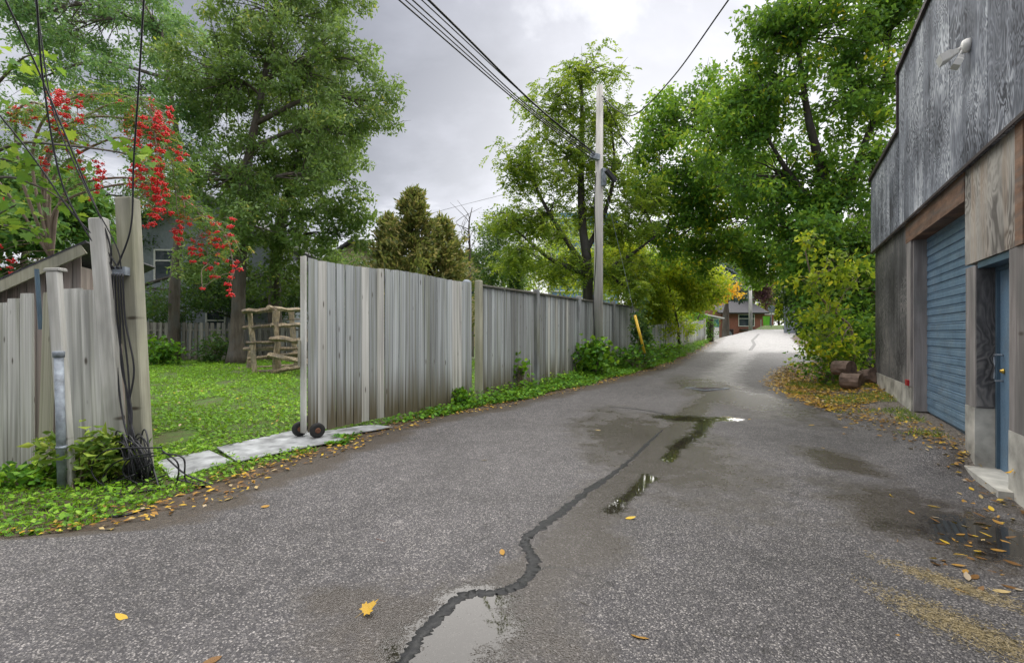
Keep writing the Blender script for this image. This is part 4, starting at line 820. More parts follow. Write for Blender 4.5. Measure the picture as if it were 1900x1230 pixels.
# ------------------------------------------------------------------ trees
def TP(pts, d): return [P(a, b, d) if len(q) == 2 else P(a, b, q[2]) for q in pts for a, b in [q[:2]]]
def based(pts):
    p = [np.array(q) for q in pts]; p[0][2] = float(g(p[0][0], p[0][1])) - .1; return p
tr = based(TP([(437, 672), (443, 560), (450, 420), (460, 300), (490, 150), (520, -40)], 21))
tree('shade_tree', 'tall dense shade tree with straight grey trunk behind the log trellis', tr[0], tr, .30,
     [B(430, 330, 21, 120, 90), B(560, 130, 21, 130, 100), B(640, 250, 20.5, 90, 80), B(700, 190, 20, 45, 60), B(660, 110, 20, 60, 50), B(410, 140, 21, 110, 110), B(520, 30, 21, 120, 90), B(400, 470, 21, 70, 55), B(470, 420, 20, 70, 60), B(590, -50, 21, 110, 70), B(610, 330, 20, 70, 45)], 350, 125, .21, 'lf_left', clr=.40, wid=.4, limb=.09, droop=.6)
tr = based(TP([(514, 665), (510, 540), (518, 430), (545, 320), (585, 190), (600, 60)], 24))
tree('shade_tree', 'leafy tree with dark trunk right behind the log trellis', tr[0], tr, .33,
     [B(560, 430, 23, 90, 60), B(630, 390, 22, 70, 55), B(520, 520, 23, 60, 40), B(580, 300, 24, 110, 80), B(640, 440, 22, 55, 35), B(490, 340, 24, 80, 80), B(560, 220, 24, 110, 90), B(560, 480, 23, 60, 30)], 210, 100, .24, 'lf_left', clr=.40, wid=.42, droop=.5)
tr = based(TP([(320, 640), (325, 520), (332, 430), (335, 320), (320, 190), (300, 60)], 22.6))
tree('shade_tree', 'slender leaning tree before the grey house window', tr[0], tr, .24,
     [B(230, 170, 23, 100, 80), B(280, 50, 23, 110, 80), B(330, 280, 22.5, 80, 80), B(130, 60, 24, 110, 80), B(60, 30, 24, 90, 90), B(200, -40, 24, 150, 60), B(350, 190, 22, 80, 70), B(40, 160, 24, 70, 50)], 240, 110, .22, 'lf_teal', clr=.44, wid=.4, droop=.6)
tr = based(TP([(150, 640), (150, 480), (160, 350)], 25))
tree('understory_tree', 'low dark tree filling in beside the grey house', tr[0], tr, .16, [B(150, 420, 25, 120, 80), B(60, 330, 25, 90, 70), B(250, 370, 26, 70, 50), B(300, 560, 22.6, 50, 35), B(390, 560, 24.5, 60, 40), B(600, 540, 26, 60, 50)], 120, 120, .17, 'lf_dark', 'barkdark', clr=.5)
tr = based(TP([(420, 640), (440, 560), (450, 500)], 27))
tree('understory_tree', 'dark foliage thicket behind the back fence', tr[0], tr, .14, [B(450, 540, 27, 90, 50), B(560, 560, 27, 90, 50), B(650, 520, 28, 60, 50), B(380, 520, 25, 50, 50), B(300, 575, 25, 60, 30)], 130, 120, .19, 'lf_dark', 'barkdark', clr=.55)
# locust behind the fence
tr = based(TP([(1091, 580), (1090, 500), (1082, 430), (1078, 340), (1080, 230), (1078, 130)], 17.5))
tree('locust_tree', 'airy locust tree with spreading bare limbs behind the board fence', tr[0], tr, .20,
     [B(1085, 130, 17.5, 75, 30), B(1020, 200, 17.2, 55, 50), B(1120, 210, 17.5, 60, 55), B(975, 300, 17, 50, 55), B(1050, 290, 17.5, 70, 60), B(1140, 310, 17.5, 50, 50), B(950, 400, 17, 45, 40), B(1010, 400, 17.5, 60, 45), B(1150, 420, 17.8, 55, 45), B(980, 470, 17, 60, 35), B(1060, 490, 17.5, 60, 30), B(1140, 500, 17.5, 60, 30), B(1190, 380, 18, 40, 50), B(1100, 390, 18, 50, 40), B(1165, 540, 17, 45, 20)],
     270, 200, .12, 'lf_locust', 'barkdark', clr=.38, droop=.5, pin=(.36, 6), limb=.065, sidefork=[TP([(1088, 500), (1040, 430), (1000, 360), (975, 290)], 17.3), TP([(1086, 470), (1120, 400), (1140, 320), (1135, 240)], 17.6), TP([(1090, 520), (1160, 480), (1215, 440)], 17.6), TP([(1089, 510), (1020, 480), (950, 420)], 17.2)])
# big trees on the right
tr = based(TP([(1602, 655, 14.2), (1585, 560, 14.2), (1560, 460, 14.2), (1530, 340, 14.2), (1500, 220, 14), (1480, 90, 14)], 14.2))
tree('broad_tree', 'broad green tree with forked dark trunk beyond the workshop', tr[0], tr, .24,
     [B(1500, 60, 14, 120, 80), B(1400, 170, 14.5, 100, 80), B(1580, 170, 14, 90, 90), B(1630, 70, 14, 80, 80), B(1420, 60, 14, 70, 60), B(1560, 340, 14, 90, 80), B(1450, 330, 14.5, 110, 80), B(1600, 450, 14.5, 60, 80), B(1340, 250, 15, 80, 70), B(1650, 290, 14, 40, 90), B(1480, 440, 14.5, 90, 60), B(1550, 520, 15.5, 70, 50), B(1590, -40, 14, 110, 60), B(1670, 0, 13.5, 40, 60), B(1600, 520, 13.4, 40, 60), B(1530, 430, 13.4, 60, 45), B(1500, 500, 13.6, 40, 35), B(1560, 580, 13.2, 50, 45), B(1610, 600, 13.4, 25, 40), B(1500, 570, 13.6, 28, 40)],
     440, 108, .165, 'lf_right', 'barkdark', clr=.34, droop=.45, wid=.5, limb=.07, sidefork=[TP([(1545, 400), (1600, 280), (1640, 150), (1655, 30)], 14), TP([(1550, 430), (1470, 330), (1420, 250)], 14.3)])
tr = based(TP([(1545, 630, 19), (1520, 520, 19), (1450, 400, 19), (1380, 300, 19), (1320, 220, 19)], 20))
tree('broad_tree', 'spreading tree arching over the lane with yellow flecks', tr[0], tr, .22,
     [B(1290, 200, 19, 80, 60), B(1230, 250, 19, 55, 55), B(1270, 330, 19, 90, 65), B(1350, 400, 19, 100, 60), B(1240, 420, 19, 60, 50), B(1300, 470, 20, 80, 40), B(1400, 470, 20, 80, 50), B(1340, 330, 18.5, 80, 70), B(1210, 330, 19, 45, 50), B(1440, 490, 20, 60, 35), B(1390, 520, 21, 30, 16)],
     290, 105, .19, 'lf_right', 'barkdark', clr=.38, droop=.5, wid=.48, limb=.07, rbias=.05)
tr = based(TP([(1570, 640, 16), (1565, 560, 16), (1545, 470, 16)], 17))
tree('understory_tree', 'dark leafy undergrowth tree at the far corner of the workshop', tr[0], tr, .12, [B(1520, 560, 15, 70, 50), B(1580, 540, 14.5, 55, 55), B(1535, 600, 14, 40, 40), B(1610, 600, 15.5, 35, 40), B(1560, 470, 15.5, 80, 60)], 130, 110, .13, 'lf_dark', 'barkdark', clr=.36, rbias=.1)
tr = based(TP([(1588, 668, 11.6), (1580, 615, 11.6), (1555, 585, 11.5), (1515, 540, 11.3), (1495, 470, 11.2), (1490, 440, 11.2)], 11.6))
tree('sapling', 'thin sapling with large yellowing leaves beside the log rounds', tr[0], tr, .035, [B(1500, 460, 11.2, 30, 25), B(1540, 500, 11.2, 45, 30), B(1500, 520, 11.2, 30, 25), B(1540, 580, 11.3, 40, 35), B(1530, 630, 11.4, 35, 30), B(1560, 640, 11.3, 35, 25), B(1590, 520, 11.5, 35, 30)], 44, 24, .15, 'lf_yellow', 'twig', clr=.2, droop=.5, wid=.6, limb=.02, flat=.8, rbias=-.05)
# yellow-green small trees along the fence
tr = based(TP([(1262, 640), (1255, 590), (1240, 530), (1230, 480)], 22.5))
tree('young_maple', 'yellow green young tree overhanging the picket fence', tr[0], tr, .07, [B(1180, 520, 21.5, 60, 45), B(1250, 500, 22.5, 60, 40), B(1300, 520, 23, 50, 40), B(1215, 565, 21.5, 55, 22), B(1280, 560, 23, 45, 22), B(1150, 480, 21.5, 50, 35), B(1310, 550, 23.5, 35, 20)], 230, 110, .17, 'lf_yellow', 'barkdark', clr=.36, wid=.5, limb=.04)
tr = based(TP([(1280, 625, 27), (1300, 580, 27), (1335, 548, 27)], 27))
tree('orange_branch_tree', 'small tree with orange yellow leaves by the white garage', tr[0], tr, .05, [B(1352, 540, 27, 26, 14), B(1330, 550, 27, 25, 14)], 26, 60, .15, 'lf_orange', 'barkdark', clr=.25, limb=.03)
for k, (px, d, hh_) in enumerate(((1205, 22, .9), (1245, 25, .9), (1285, 29, .9), (1170, 21, 1.0), (1130, 21, 1.1))):
    b = P(px, 590, d); b[0] = min(b[0], FX(d) - .9); z = float(g(b[0], b[1])); tree('garden_hedge', ['yellow green hedge bush behind the leaning pickets', 'leafy hedge bush behind the middle of the picket fence', 'hedge bush behind the far end of the picket fence', 'hedge bush behind the end of the board fence', 'hedge bush behind the board fence beside the utility pole'][k], b, [(b[0], b[1], z - .1), (b[0], b[1], z + .7)], .05, [((b[0], b[1], z + hh_ + .3), (1.3, .9, hh_)), ((b[0] + .5, b[1] + .6, z + hh_ + .6), (.9, .7, .8))], 40, 90, .16, 'lf_yellow' if k != 2 else 'lf_weed', 'barkdark', clr=.34, rbias=-.1, limb=.03, group='hedge bushes behind the fences')
# background trees beyond the fence
tr = based(TP([(905, 580), (915, 500), (930, 430)], 26)); tree('back_garden_tree', 'small dark green tree beyond the fence beside the locust', tr[0], tr, .12, [B(925, 430, 26, 40, 40), B(905, 490, 26, 45, 40), B(945, 500, 25, 40, 35), B(880, 530, 25, 45, 25)], 120, 90, .15, 'lf_dark', 'barkdark', clr=.42, rbias=.25)
tr = based(TP([(1000, 590), (1000, 520)], 32)); tree('back_garden_tree', 'golden green hedge trees beyond the fence', tr[0], tr, .12, [B(1000, 490, 32, 80, 50), B(1100, 510, 32, 90, 45), B(1190, 470, 34, 60, 60), B(1050, 430, 40, 60, 40), B(930, 530, 30, 60, 25)], 150, 90, .22, 'lf_yellow', 'barkdark', clr=.7, rbias=-.1)
def conifer(name, label, px, ybase, ytop, d, halfw, mat, n, lf, tiers=22, clear=.08):
    b = P(px, ybase, d); b[2] = g(b[0], b[1]); top = P(px, ytop, d); t = thing(name, label, 'tree', b)
    Hh = top[2] - b[2]; V, Fc = tube(np.array([b - (0, 0, .1), (b + top) / 2, top]), [.04 * Hh ** .8, .03 * Hh ** .6, .012], 8, .05); parts = [(V, Fc)]; C, D = [], []
    for k in range(tiers):
        h = (k + .5) / tiers; rr0 = halfw / F * d * (1 - h) ** .75
        for a in rng.uniform(0, 2 * np.pi, 7):
            rr = rr0 * rng.uniform(.45, 1.25)
            st = np.array((b[0], b[1], b[2] + Hh * (clear + (.98 - clear) * h))); e = st + np.array((math.cos(a) * rr, math.sin(a) * rr, -.08 * rr + rng.normal(0, .1) + rr * rng.uniform(.1, .9)))
            parts.append(tube(np.array([st, (st + e) / 2, e]), [.02, .006], 4, 0, False)); m = n // (tiers * 7); tt = rng.random(m) ** .6
            C.append(st + (e - st) * tt[:, None] + rng.normal(0, .10 + .04 * rr, (m, 3))); D.append((e - st) / (np.linalg.norm(e - st) + .01) + rng.normal(0, .6, (m, 3)) + (0, 0, .25))
    V, Fc = cat(parts); obj('trunk', V, Fc, M['barkdark'], t); C = np.vstack(C); D = np.vstack(D); v, f, r_ = leaves(C, D, lf * rng.uniform(.6, 1.3, len(C)), .35, .05); obj('crown', v, f, M[mat], t, False, {'rnd': r_})
conifer('cedar_tree', 'browning cedar tree with pointed top behind the gate', 765, 560, 352, 21, 100, 'lf_cedar', 20000, .24)
conifer('cedar_tree', 'shorter browning cedar tree crowding the taller cedar', 822, 560, 405, 22, 80, 'lf_cedar', 13000, .24)
conifer('cedar_tree', 'small browning cedar tree at the house side of the taller cedar', 722, 560, 400, 22, 62, 'lf_cedar', 10000, .24)
conifer('arborvitae', 'narrow dark green evergreen behind the fence', 957, 570, 488, 20, 20, 'lf_dark', 9000, .15)
conifer('spruce_tree', 'blue grey spruce rising behind the brick bungalow', 1362, 606, 470, 76, 45, 'lf_spruce', 14000, .6, clear=.36)
b = P(1346, 606, 52); b[2] = g(b[0], b[1]); tr = [b, P(1347, 580, 52), P(1350, 555, 52)]; tree('spruce_tree', 'old leaning tree with thick trunk left of the brick bungalow', b, tr, .42, [B(1345, 535, 52, 30, 20), B(1366, 543, 53, 20, 10), B(1335, 510, 55, 25, 30)], 60, 70, .4, 'lf_spruce', 'bark', clr=.7)
b = P(1408, 606, 64); b[2] = g(b[0], b[1]); tree('purple_tree', 'purple leaved tree above the brick bungalow roof', b, [b, P(1408, 560, 64)], .2, [B(1408, 525, 64, 24, 25), B(1420, 550, 64, 16, 20)], 50, 70, .4, 'lf_purple', 'barkdark', clr=.7)
for k, (px, py, d, rx, ry, mt, lab) in enumerate(((1445, 560, 80, 45, 40, 'lf_yellow', 'light green street tree far behind the road sign'), (1480, 540, 95, 60, 60, 'lf_right', 'tall street tree far behind the grey garage'), (1330, 520, 75, 70, 50, 'lf_right', 'large far tree behind the white garage'), (1250, 540, 60, 70, 40, 'lf_yellow', 'far garden tree behind the picket fence'), (1560, 520, 50, 80, 70, 'lf_dark', 'dark far tree behind the yellow brick house'))):
    b = P(px, 606, d); b[2] = g(b[0], b[1]); tree('far_tree', lab, b, [b, P(px, py, d)], .2, [B(px, py, d, rx, ry), B(px - rx * .5, py + ry * .5, d, rx * .6, ry * .5), B(px + rx * .5, py + ry * .4, d, rx * .6, ry * .5)], 110, 70, .5, mt, 'barkdark', clr=1.0)
dt = thing('dead_tree', 'bare dead treetop with upright twigs beside the cedar', 'tree', P(872, 560, 24)); dt.location.z = zgr(dt.location.x, dt.location.y); WL[dt.name] = Vector(dt.location)
parts = [tube(spline([tuple(dt.location), P(872, 480, 24), P(870, 420, 24), P(876, 385, 24)], 5), [.09, .015], 6)]
for k in range(12): s_ = P(871, 480 - k * 6, 24); parts.append(tube(spline([s_, s_ + (rng.normal(0, .35), rng.normal(0, .2), .35), s_ + (rng.normal(0, .45), rng.normal(0, .3), 1.1)], 3), [.025, .006], 4))
V, Fc = cat(parts); obj('trunk', V, Fc, M['bark'], dt)

# ------------------------------------------------------------------ rowan with berries and maple bough, left foreground
rb = np.array((-6.5, 6.6, 0.)); rw = thing('rowan_tree', 'rowan tree with drooping bunches of red berries above the posts', 'tree', rb)
arcs = [[(95, 480, 6.4), (60, 300, 6.3), (100, 200, 6.1), (200, 175, 5.9), (270, 200, 5.8), (290, 270, 5.7), (300, 400, 5.65)],
        [(95, 480, 6.4), (80, 320, 6.4), (130, 230, 6.2), (230, 220, 6.0), (300, 260, 5.9), (320, 310, 5.9), (330, 400, 5.9)],
        [(95, 480, 6.4), (120, 360, 6.3), (230, 330, 6.2), (320, 360, 6.2), (380, 400, 6.2), (420, 440, 6.2), (435, 505, 6.2)],
        [(95, 480, 6.4), (40, 330, 6.3), (30, 220, 6.2), (60, 190, 6.1), (110, 220, 6.0), (130, 280, 6.0), (140, 330, 6.0)],
        [(95, 480, 6.4), (110, 380, 6.3), (250, 340, 6.2), (340, 370, 6.2), (380, 420, 6.2), (385, 490, 6.2)],
        [(95, 480, 6.4), (90, 300, 6.4), (170, 210, 6.3), (250, 190, 6.2), (305, 230, 6.2), (318, 280, 6.2)],
        [(95, 480, 6.4), (100, 330, 6.3), (200, 260, 6.2), (260, 270, 6.1), (285, 330, 6.0), (290, 390, 6.0)], [(95, 480, 6.4), (30, 380, 6.2), (-40, 300, 6.1), (-60, 340, 6.0), (-60, 420, 6.0)]]
trk = spline([rb - (0, 0, .1), P(110, 560, 6.5), P(95, 480, 6.4)], 6); parts = [tube(trk, [.07, .05], 8, .05)]
ends = []
for a in arcs:
    p = spline([P(*q) for q in a], 7); parts.append(tube(p, np.linspace(.02, .004, len(p)), 6)); ends.append(p)
tw_pts = []
for p in ends:
    for _ in range(16):
        i = int(rng.integers(len(p) // 3, len(p))); s_ = p[i]; e = s_ + np.array((rng.normal(.05, .16), rng.normal(0, .14), -rng.uniform(.02, .35))); q = spline([s_, (s_ + e) / 2 + (rng.normal(0, .03), 0, .06), e], 4)
        parts.append(tube(q, np.linspace(.006, .003, len(q)), 4)); tw_pts.append(q)
V, Fc = cat(parts); obj('trunk', V, Fc, M['twig'], rw, True)
C = np.vstack([q[rng.integers(0, len(q), 16)] for q in tw_pts]) + rng.normal(0, .06, (16 * len(tw_pts), 3)); D = rng.normal(size=C.shape); D[:, 2] = D[:, 2] * .3 - .35
v1, f1, r1 = pinnate(C[: int(len(C) * .5)], D[: int(len(C) * .5)], .14, 6, .042, .34)
obj('crown', v1, f1, M['lf_rowan'], rw, False, {'rnd': r1})
ic = lathe([(.001, -.0075), (.0055, -.005), (.0075, 0), (.0055, .005), (.001, .0075)], 6)
bc = []
for k in range(3):
    pp = []
    for _ in range(24):
        q = ball(1, .5)[0] * (.045, .045, .026); pp.append((ic[0] * rng.uniform(.9, 1.35) + q, ic[1]))
    V, Fc = cat(pp); bc.append(meshdata('berry_cluster', V, Fc, M['berry'], True))
nb = 0
spots = [q[-1] for q in tw_pts]
for (px, py, rx, ry, n, d) in ((280, 240, 40, 55, 38, 5.7), (295, 340, 38, 65, 52, 5.65), (250, 225, 55, 30, 20, 6.0), (150, 200, 55, 40, 30, 5.9), (120, 270, 45, 30, 14, 6.1), (40, 215, 35, 25, 16, 6.2), (345, 420, 16, 40, 12, 6.2), (400, 455, 35, 40, 32, 6.1), (432, 500, 12, 18, 7, 6.2), (170, 300, 40, 25, 8, 6.1), (20, 490, 35, 25, 10, 6.0)):
    for _ in range(max(2, n // 4)):
        x, dq, y = px + rng.normal() * rx * .6, d + rng.normal() * .18, py - ry * .5 + rng.normal() * ry * .35
        for _k in range(int(rng.integers(2, 7))):
            spots.append(P(x, y, dq)); x += rng.normal() * 5; y += rng.uniform(9, 17)
pd = []
for k, q in enumerate(spots[:1] + [s for i, s in enumerate(spots[1:]) if i >= len(tw_pts) - 1 or i % 3 == 0]):
    put('berry_cluster', bc[k % 3], rw, q, (rng.normal() * .2, rng.normal() * .2, rng.uniform(0, 6)), [rng.uniform(.75, 1.25)] * 3)
    allp = np.vstack(ends); j = allp[(np.linalg.norm(allp - q, axis=1) + 2 * (allp[:, 2] < q[2] + .02)).argmin()]
    if np.linalg.norm(j - q) < .9: pd.append(tube(spline([j, (j + q) / 2 + (0, 0, .05), q], 4), .0028, 3, 0, False))
V, Fc = cat(pd); structure(obj('berry_stalks', V, Fc, M['twig'], rw), 'stuff')
# maple bough
mo = [(0, 0), (.10, .06), (.34, -.04), (.30, .12), (.52, .22), (.40, .30), (.47, .46), (.28, .42), (.20, .56), (.16, .78), (.06, .72), (0, 1.0)]
out = mo + [(-x, y) for x, y in mo[-2:0:-1]]
mv = []
for k in range(3):
    V = np.array([(x, y - .0, .10 * abs(x) * (1 if k else -1) - .18 * y * y * (k - .6)) for x, y in out] + [(0, .35, 0)]); n = len(out); V = np.vstack((V, [(-.012, 0, 0), (.012, 0, 0), (.006, -.55, -.06 * k)]))
    Fc = [(i, (i + 1) % n, n) for i in range(n)] + [(n + 1, n + 2, n + 3)]
    for r0 in (.25, .6, .92):
        mv.append(meshdata('leaf', V, Fc, M['lf_maple'], False, {'rnd': np.full(len(Fc), r0)}))
mb = thing('maple_tree', 'maple with broad lobed leaves hanging over the shed', 'tree', (-6.9, 6.0, 0))
parts = [tube(spline([(-6.9, 6.0, -.1), P(-90, 400, 6.0), P(-60, 200, 5.9)], 6), [.09, .05], 8)]
bps = []
for a in ([(-80, 330, 5.9), (20, 270, 5.6), (120, 270, 5.4), (230, 285, 5.3), (260, 300, 5.3)], [(-70, 230, 5.9), (0, 150, 5.6), (40, 110, 5.5), (70, 100, 5.5)], [(-80, 380, 5.9), (0, 330, 5.7), (80, 350, 5.6), (140, 390, 5.6)], [(-80, 420, 6), (20, 420, 5.8), (90, 440, 5.8)], [(-80, 420, 6), (-10, 400, 5.6), (30, 380, 5.5)], [(-80, 260, 6), (20, 300, 5.9), (100, 310, 5.9)]):
    p = spline([P(*q) for q in a], 6); bps.append(p); parts.append(tube(p, np.linspace(.022, .005, len(p)), 5))
V, Fc = cat(parts); obj('trunk', V, Fc, M['bark'], mb, True)
for k in range(230):
    p = bps[k % 6]; q = p[int(rng.integers(4, len(p)))] + rng.normal(0, .14, 3) * (1.2, .9, .8)
    put('leaf', random.choice(mv), mb, q, (rng.normal(-.5, .5), rng.normal(0, .5), rng.uniform(0, 6.3)), [rng.uniform(.09, .17)] * 3)
# thicket behind the left posts
tr = based(TP([(30, 640, 9), (40, 520, 9), (60, 400, 9)], 9)); tree('garden_shrub_tree', 'dense green shrub tree behind the shed roof', tr[0], tr, .08, [B(40, 430, 8.6, 90, 60), B(110, 370, 9, 70, 50), B(20, 330, 9, 60, 40), B(-60, 400, 9, 80, 80), B(170, 420, 9.4, 50, 40), B(60, 520, 9, 90, 40)], 170, 70, .13, 'lf_rowan', 'barkdark', clr=.22, wid=.55, limb=.03)

# ------------------------------------------------------------------ shrubs, weeds, lawn, litter
def shrub(name, label, centre, rad, n, size, mat, wid=.6, cat_='shrub', droop=.2, stems=9, rb_=0.0):
    c = np.array(centre, float); z = zgr(c[0], c[1]); t = thing(name, label, cat_, (c[0], c[1], z)); rad = np.array(rad)
    tips = c + np.array((0, 0, rad[2])) * 0 + ball(stems * 3, .5) * rad; tips[:, 2] = np.maximum(tips[:, 2], z + .08)
    parts = [tube(spline([(c[0] + rng.normal(0, .08), c[1] + rng.normal(0, .08), z - .03), (c + q) / 2 + (0, 0, -.05), q], 4), [.007, .003], 4, 0, False) for q in tips]
    V, Fc = cat(parts); obj('stems', V, Fc, M['twig'], t)
    k = max(1, n // len(tips)); C = np.repeat(tips, k, 0) + rng.normal(0, 1, (len(tips) * k, 3)) * rad * .22; C[:, 2] = np.maximum(C[:, 2], z + .03)
    D = rng.normal(size=C.shape); D[:, 2] = D[:, 2] * .5 - droop; v, f, r_ = leaves(C, D, size * rng.uniform(.6, 1.25, len(C)), wid, .12, np.clip(rng.random(len(C)) * .9 + rb_, 0, 1), .12); obj('foliage', v, f, M[mat], t, False, {'rnd': r_}); return t
p = P(1100, 660, 13.7); shrub('maple_shrub', 'bushy broad leaved shrub at the foot of the utility pole', (p[0], p[1], zgr(p[0], p[1]) + .5), (.62, .5, .52), 700, .17, 'lf_weed', .75)
p = P(1185, 655, 15.3); shrub('weed_bush', 'dark weeds around the yellow guy guard', (p[0], p[1], zgr(p[0], p[1]) + .35), (.9, .6, .4), 700, .14, 'lf_weed', .6, rb_=-.2)
p = P(1190, 620, 15.9); shrub('ivy', 'ivy climbing the end of the board fence', (p[0] + .1, p[1] + .3, zgr(p[0], p[1]) + 1.0), (.35, .35, 1.0), 900, .12, 'lf_dark', .8, 'plant', .5, rb_=.15)
p = P(1230, 640, 18.4); shrub('weed_bush', 'green weeds before the picket fence', (p[0], p[1], zgr(p[0], p[1]) + .35), (.9, .5, .4), 600, .14, 'lf_weed', .6)
p = P(965, 700, 11.0); shrub('maple_seedling', 'maple seedling growing against the board fence', (p[0], p[1], zgr(p[0], p[1]) + .45), (.2, .16, .38), 75, .14, 'lf_weed', .8)
p = P(850, 750, 9.15); shrub('weed_bush', 'round leafy weed at the corner where gate meets fence', (p[0], p[1], zgr(p[0], p[1]) + .18), (.26, .22, .17), 260, .09, 'lf_weed', .8)
shrub('creeper_shrub', 'yellow green leafy creeper at the foot of the conduit pipe', (-4.22, 4.75, .26), (.34, .22, .27), 420, .13, 'lf_bed', .4, stems=12)
shrub('creeper_shrub', 'yellow green leafy creeper between the capped post and coil', (-3.98, 4.82, .22), (.24, .16, .24), 220, .13, 'lf_bed', .4)
shrub('creeper_shrub', 'green leafy weeds before the sloping board fence', (-4.62, 4.62, .12), (.32, .2, .14), 320, .09, 'lf_weed', .6)
p = P(285, 650, 20); shrub('hydrangea_bush', 'dark leafy bush with pale flowers by the back fence', (p[0], p[1], .7), (1.0, .7, .6), 900, .2, 'lf_weed', .6, rb_=-.15)
p = P(400, 640, 21.5); shrub('fence_bush', 'dark bush growing against the back fence beside the trunk', (p[0], p[1], .8), (.8, .6, .7), 900, .17, 'lf_dark', .5)
p = P(1538, 640, 11.7); shrub('lane_bush', 'yellow flecked bush spilling over the leaf drift by the lane', (p[0], p[1], zgr(p[0], p[1]) + .6), (.75, .6, .6), 900, .13, 'lf_right', .55, rb_=.12)
p = P(1570, 610, 12.4); shrub('lane_bush', 'dark green bush behind the log rounds', (p[0], p[1], zgr(p[0], p[1]) + 1.0), (1.0, .7, .9), 1500, .15, 'lf_right', .6, rb_=.05)
shrub('red_weed', 'thin reddish weed stem by the door step', (4.42, 4.15, .3), (.10, .10, .25), 30, .06, 'lf_orange', .4, 'plant', stems=2)
def scatter(n, fx, dens=None):
    """random ground points inside a region test"""
    out = []; tot = 0
    while tot < n:
        q = fx(n)
        for pl in PLATES:
            c_ = pl.mean(0); e_ = c_ + (pl - c_) * .93; sgn = [(e_[(i + 1) % 4][0] - e_[i][0]) * (q[:, 1] - e_[i][1]) - (e_[(i + 1) % 4][1] - e_[i][1]) * (q[:, 0] - e_[i][0]) for i in range(4)]
            q = q[~((np.min(sgn, 0) > 0) | (np.max(sgn, 0) < 0))]
        out.append(q); tot += len(q)
    return np.vstack(out)[:n]
def region(x0, x1, y0, y1, test, pw=1.0):
    def f(n):
        y = y0 + (y1 - y0) * rng.random(n) ** pw; x = rng.uniform(x0, x1, n); k = test(x, y); x, y = x[k], y[k]; return np.stack((x, y, g(x, y)), 1)
    return f
# lawn of broad weeds
tl = lambda x, y: (x < FX(y) - .12 - .25 * (y < 6.4)) & (x > -1.05 * y - .5) & (y > 5.25 + .18 * np.sin(x * 3)) & ((np.sin(x * 1.9 + 1) * np.sin(y * 1.4 + x) < .82))
q = scatter(62000, region(-22, 2, 5.2, 22.5, tl, 1.7)); q[:, 2] += rng.random(len(q)) ** 1.5 * .06 + .005
bare = (np.sin(q[:, 0] * 2.3 + 1.1) * np.sin(q[:, 1] * 1.9 + q[:, 0] * .8) > .55) & (rng.random(len(q)) < .75); q = q[~bare]; sz = rng.uniform(.028, .062, len(q)) * (1 + q[:, 1] / 28); pt = .5 + .5 * np.sin(q[:, 0] * 1.3 + q[:, 1] * .7) * np.sin(q[:, 1] * .9)
v, f, r_ = flatleaves(q, sz, .75, .38, np.clip(rng.random(len(q)) * .7 + .3 * pt, 0, .97)); qb = scatter(26000, region(-22, 2, 5.2, 22.5, tl, 1.7)); vb, fb, rb2 = leaves(qb, rng.normal(0, .5, (len(qb), 3)) + (0, 0, .8), rng.uniform(.04, .10, len(qb)) * (1 + qb[:, 1] / 30), .10, .02); lw = obj('lawn_weeds', np.vstack((v, vb)), np.vstack((f, fb + len(v))), M['lf_lawn'], None, False, {'rnd': np.concatenate((r_, rb2 * .9))}); structure(lw, 'stuff'); tag(lw, 'bright green lawn of broad leaved weeds in the yard', 'lawn')
# verge weeds along the fence, and grass in the left corner
tv = lambda x, y: (x > FX(y) + .03) & (x < np.minimum(Le(y) - .12 + .12 * np.sin(y * 3.3), FX(y) + 1.5)) & ((y > 8.2) | (rng.random(len(x)) < .30))
q = scatter(20000, region(-3.5, 16, 6.2, 30, tv, 1.4)); h = rng.random(len(q)) ** 1.6 * (.05 + .18 * ss(.95, .0, q[:, 0] - FX(q[:, 1])) * ss(8, 10, q[:, 1])); q[:, 2] += h + .01
v, f, r_ = flatleaves(q, rng.uniform(.04, .09, len(q)), .8, .4, np.clip(rng.random(len(q)) * .75 + h * 1.0, 0, 1)); o = structure(obj('verge_weeds', v, f, M['lf_weed'], None, False, {'rnd': r_}), 'stuff'); tag(o, 'low green weeds along the foot of the board fence', 'weeds')
tg_ = lambda x, y: (lane_in(x, y) < -.10) & (x < FX(y) + .75 + .0 * y) & (y < 5.6) & (x > -1.25 * y - 1.2)
q = scatter(15000, region(-7, -2.4, 3.2, 6.6, lambda x, y: (lane_in(x, y) < -.14 + .12 * np.sin(x * 5)) & (y < 5.5 + .5 * (x > -3.4)) & (x < -2.62 + .3 * (y - 4.4)) ))
k = rng.random(len(q)) < .5; a = q[k].copy(); v1, f1, r1 = leaves(a, rng.normal(0, .45, (len(a), 3)) + (0, 0, .8), rng.uniform(.03, .09, len(a)), .09, .02)
b = q[~k].copy(); b[:, 2] += rng.random(len(b)) ** 2 * .06 + .006; v2, f2, r2 = flatleaves(b, rng.uniform(.025, .06, len(b)), .8, .4)
o = structure(obj('grass_verge', np.vstack((v1, v2)), np.vstack((f1, f2 + len(v1))), M['lf_lawn'], None, False, {'rnd': np.concatenate((r1 * .9, r2 * .9))}), 'stuff'); tag(o, 'short grass and clover before the left posts', 'grass')
tw_ = lambda x, y: (x < WX(y) - .02) & (x > Re(y) + .02 + .25 * np.sin(y * 2.7)) & (np.sin(x * 3.1 + y * 2) > -.3)
q = scatter(6500, region(4.6, 9.5, 5.3, 12.5, tw_)); v1, f1, r1 = leaves(q, rng.normal(0, .6, (len(q), 3)) + (0, 0, .6), rng.uniform(.04, .11, len(q)), .08, .02, rng.random(len(q)) * .95)
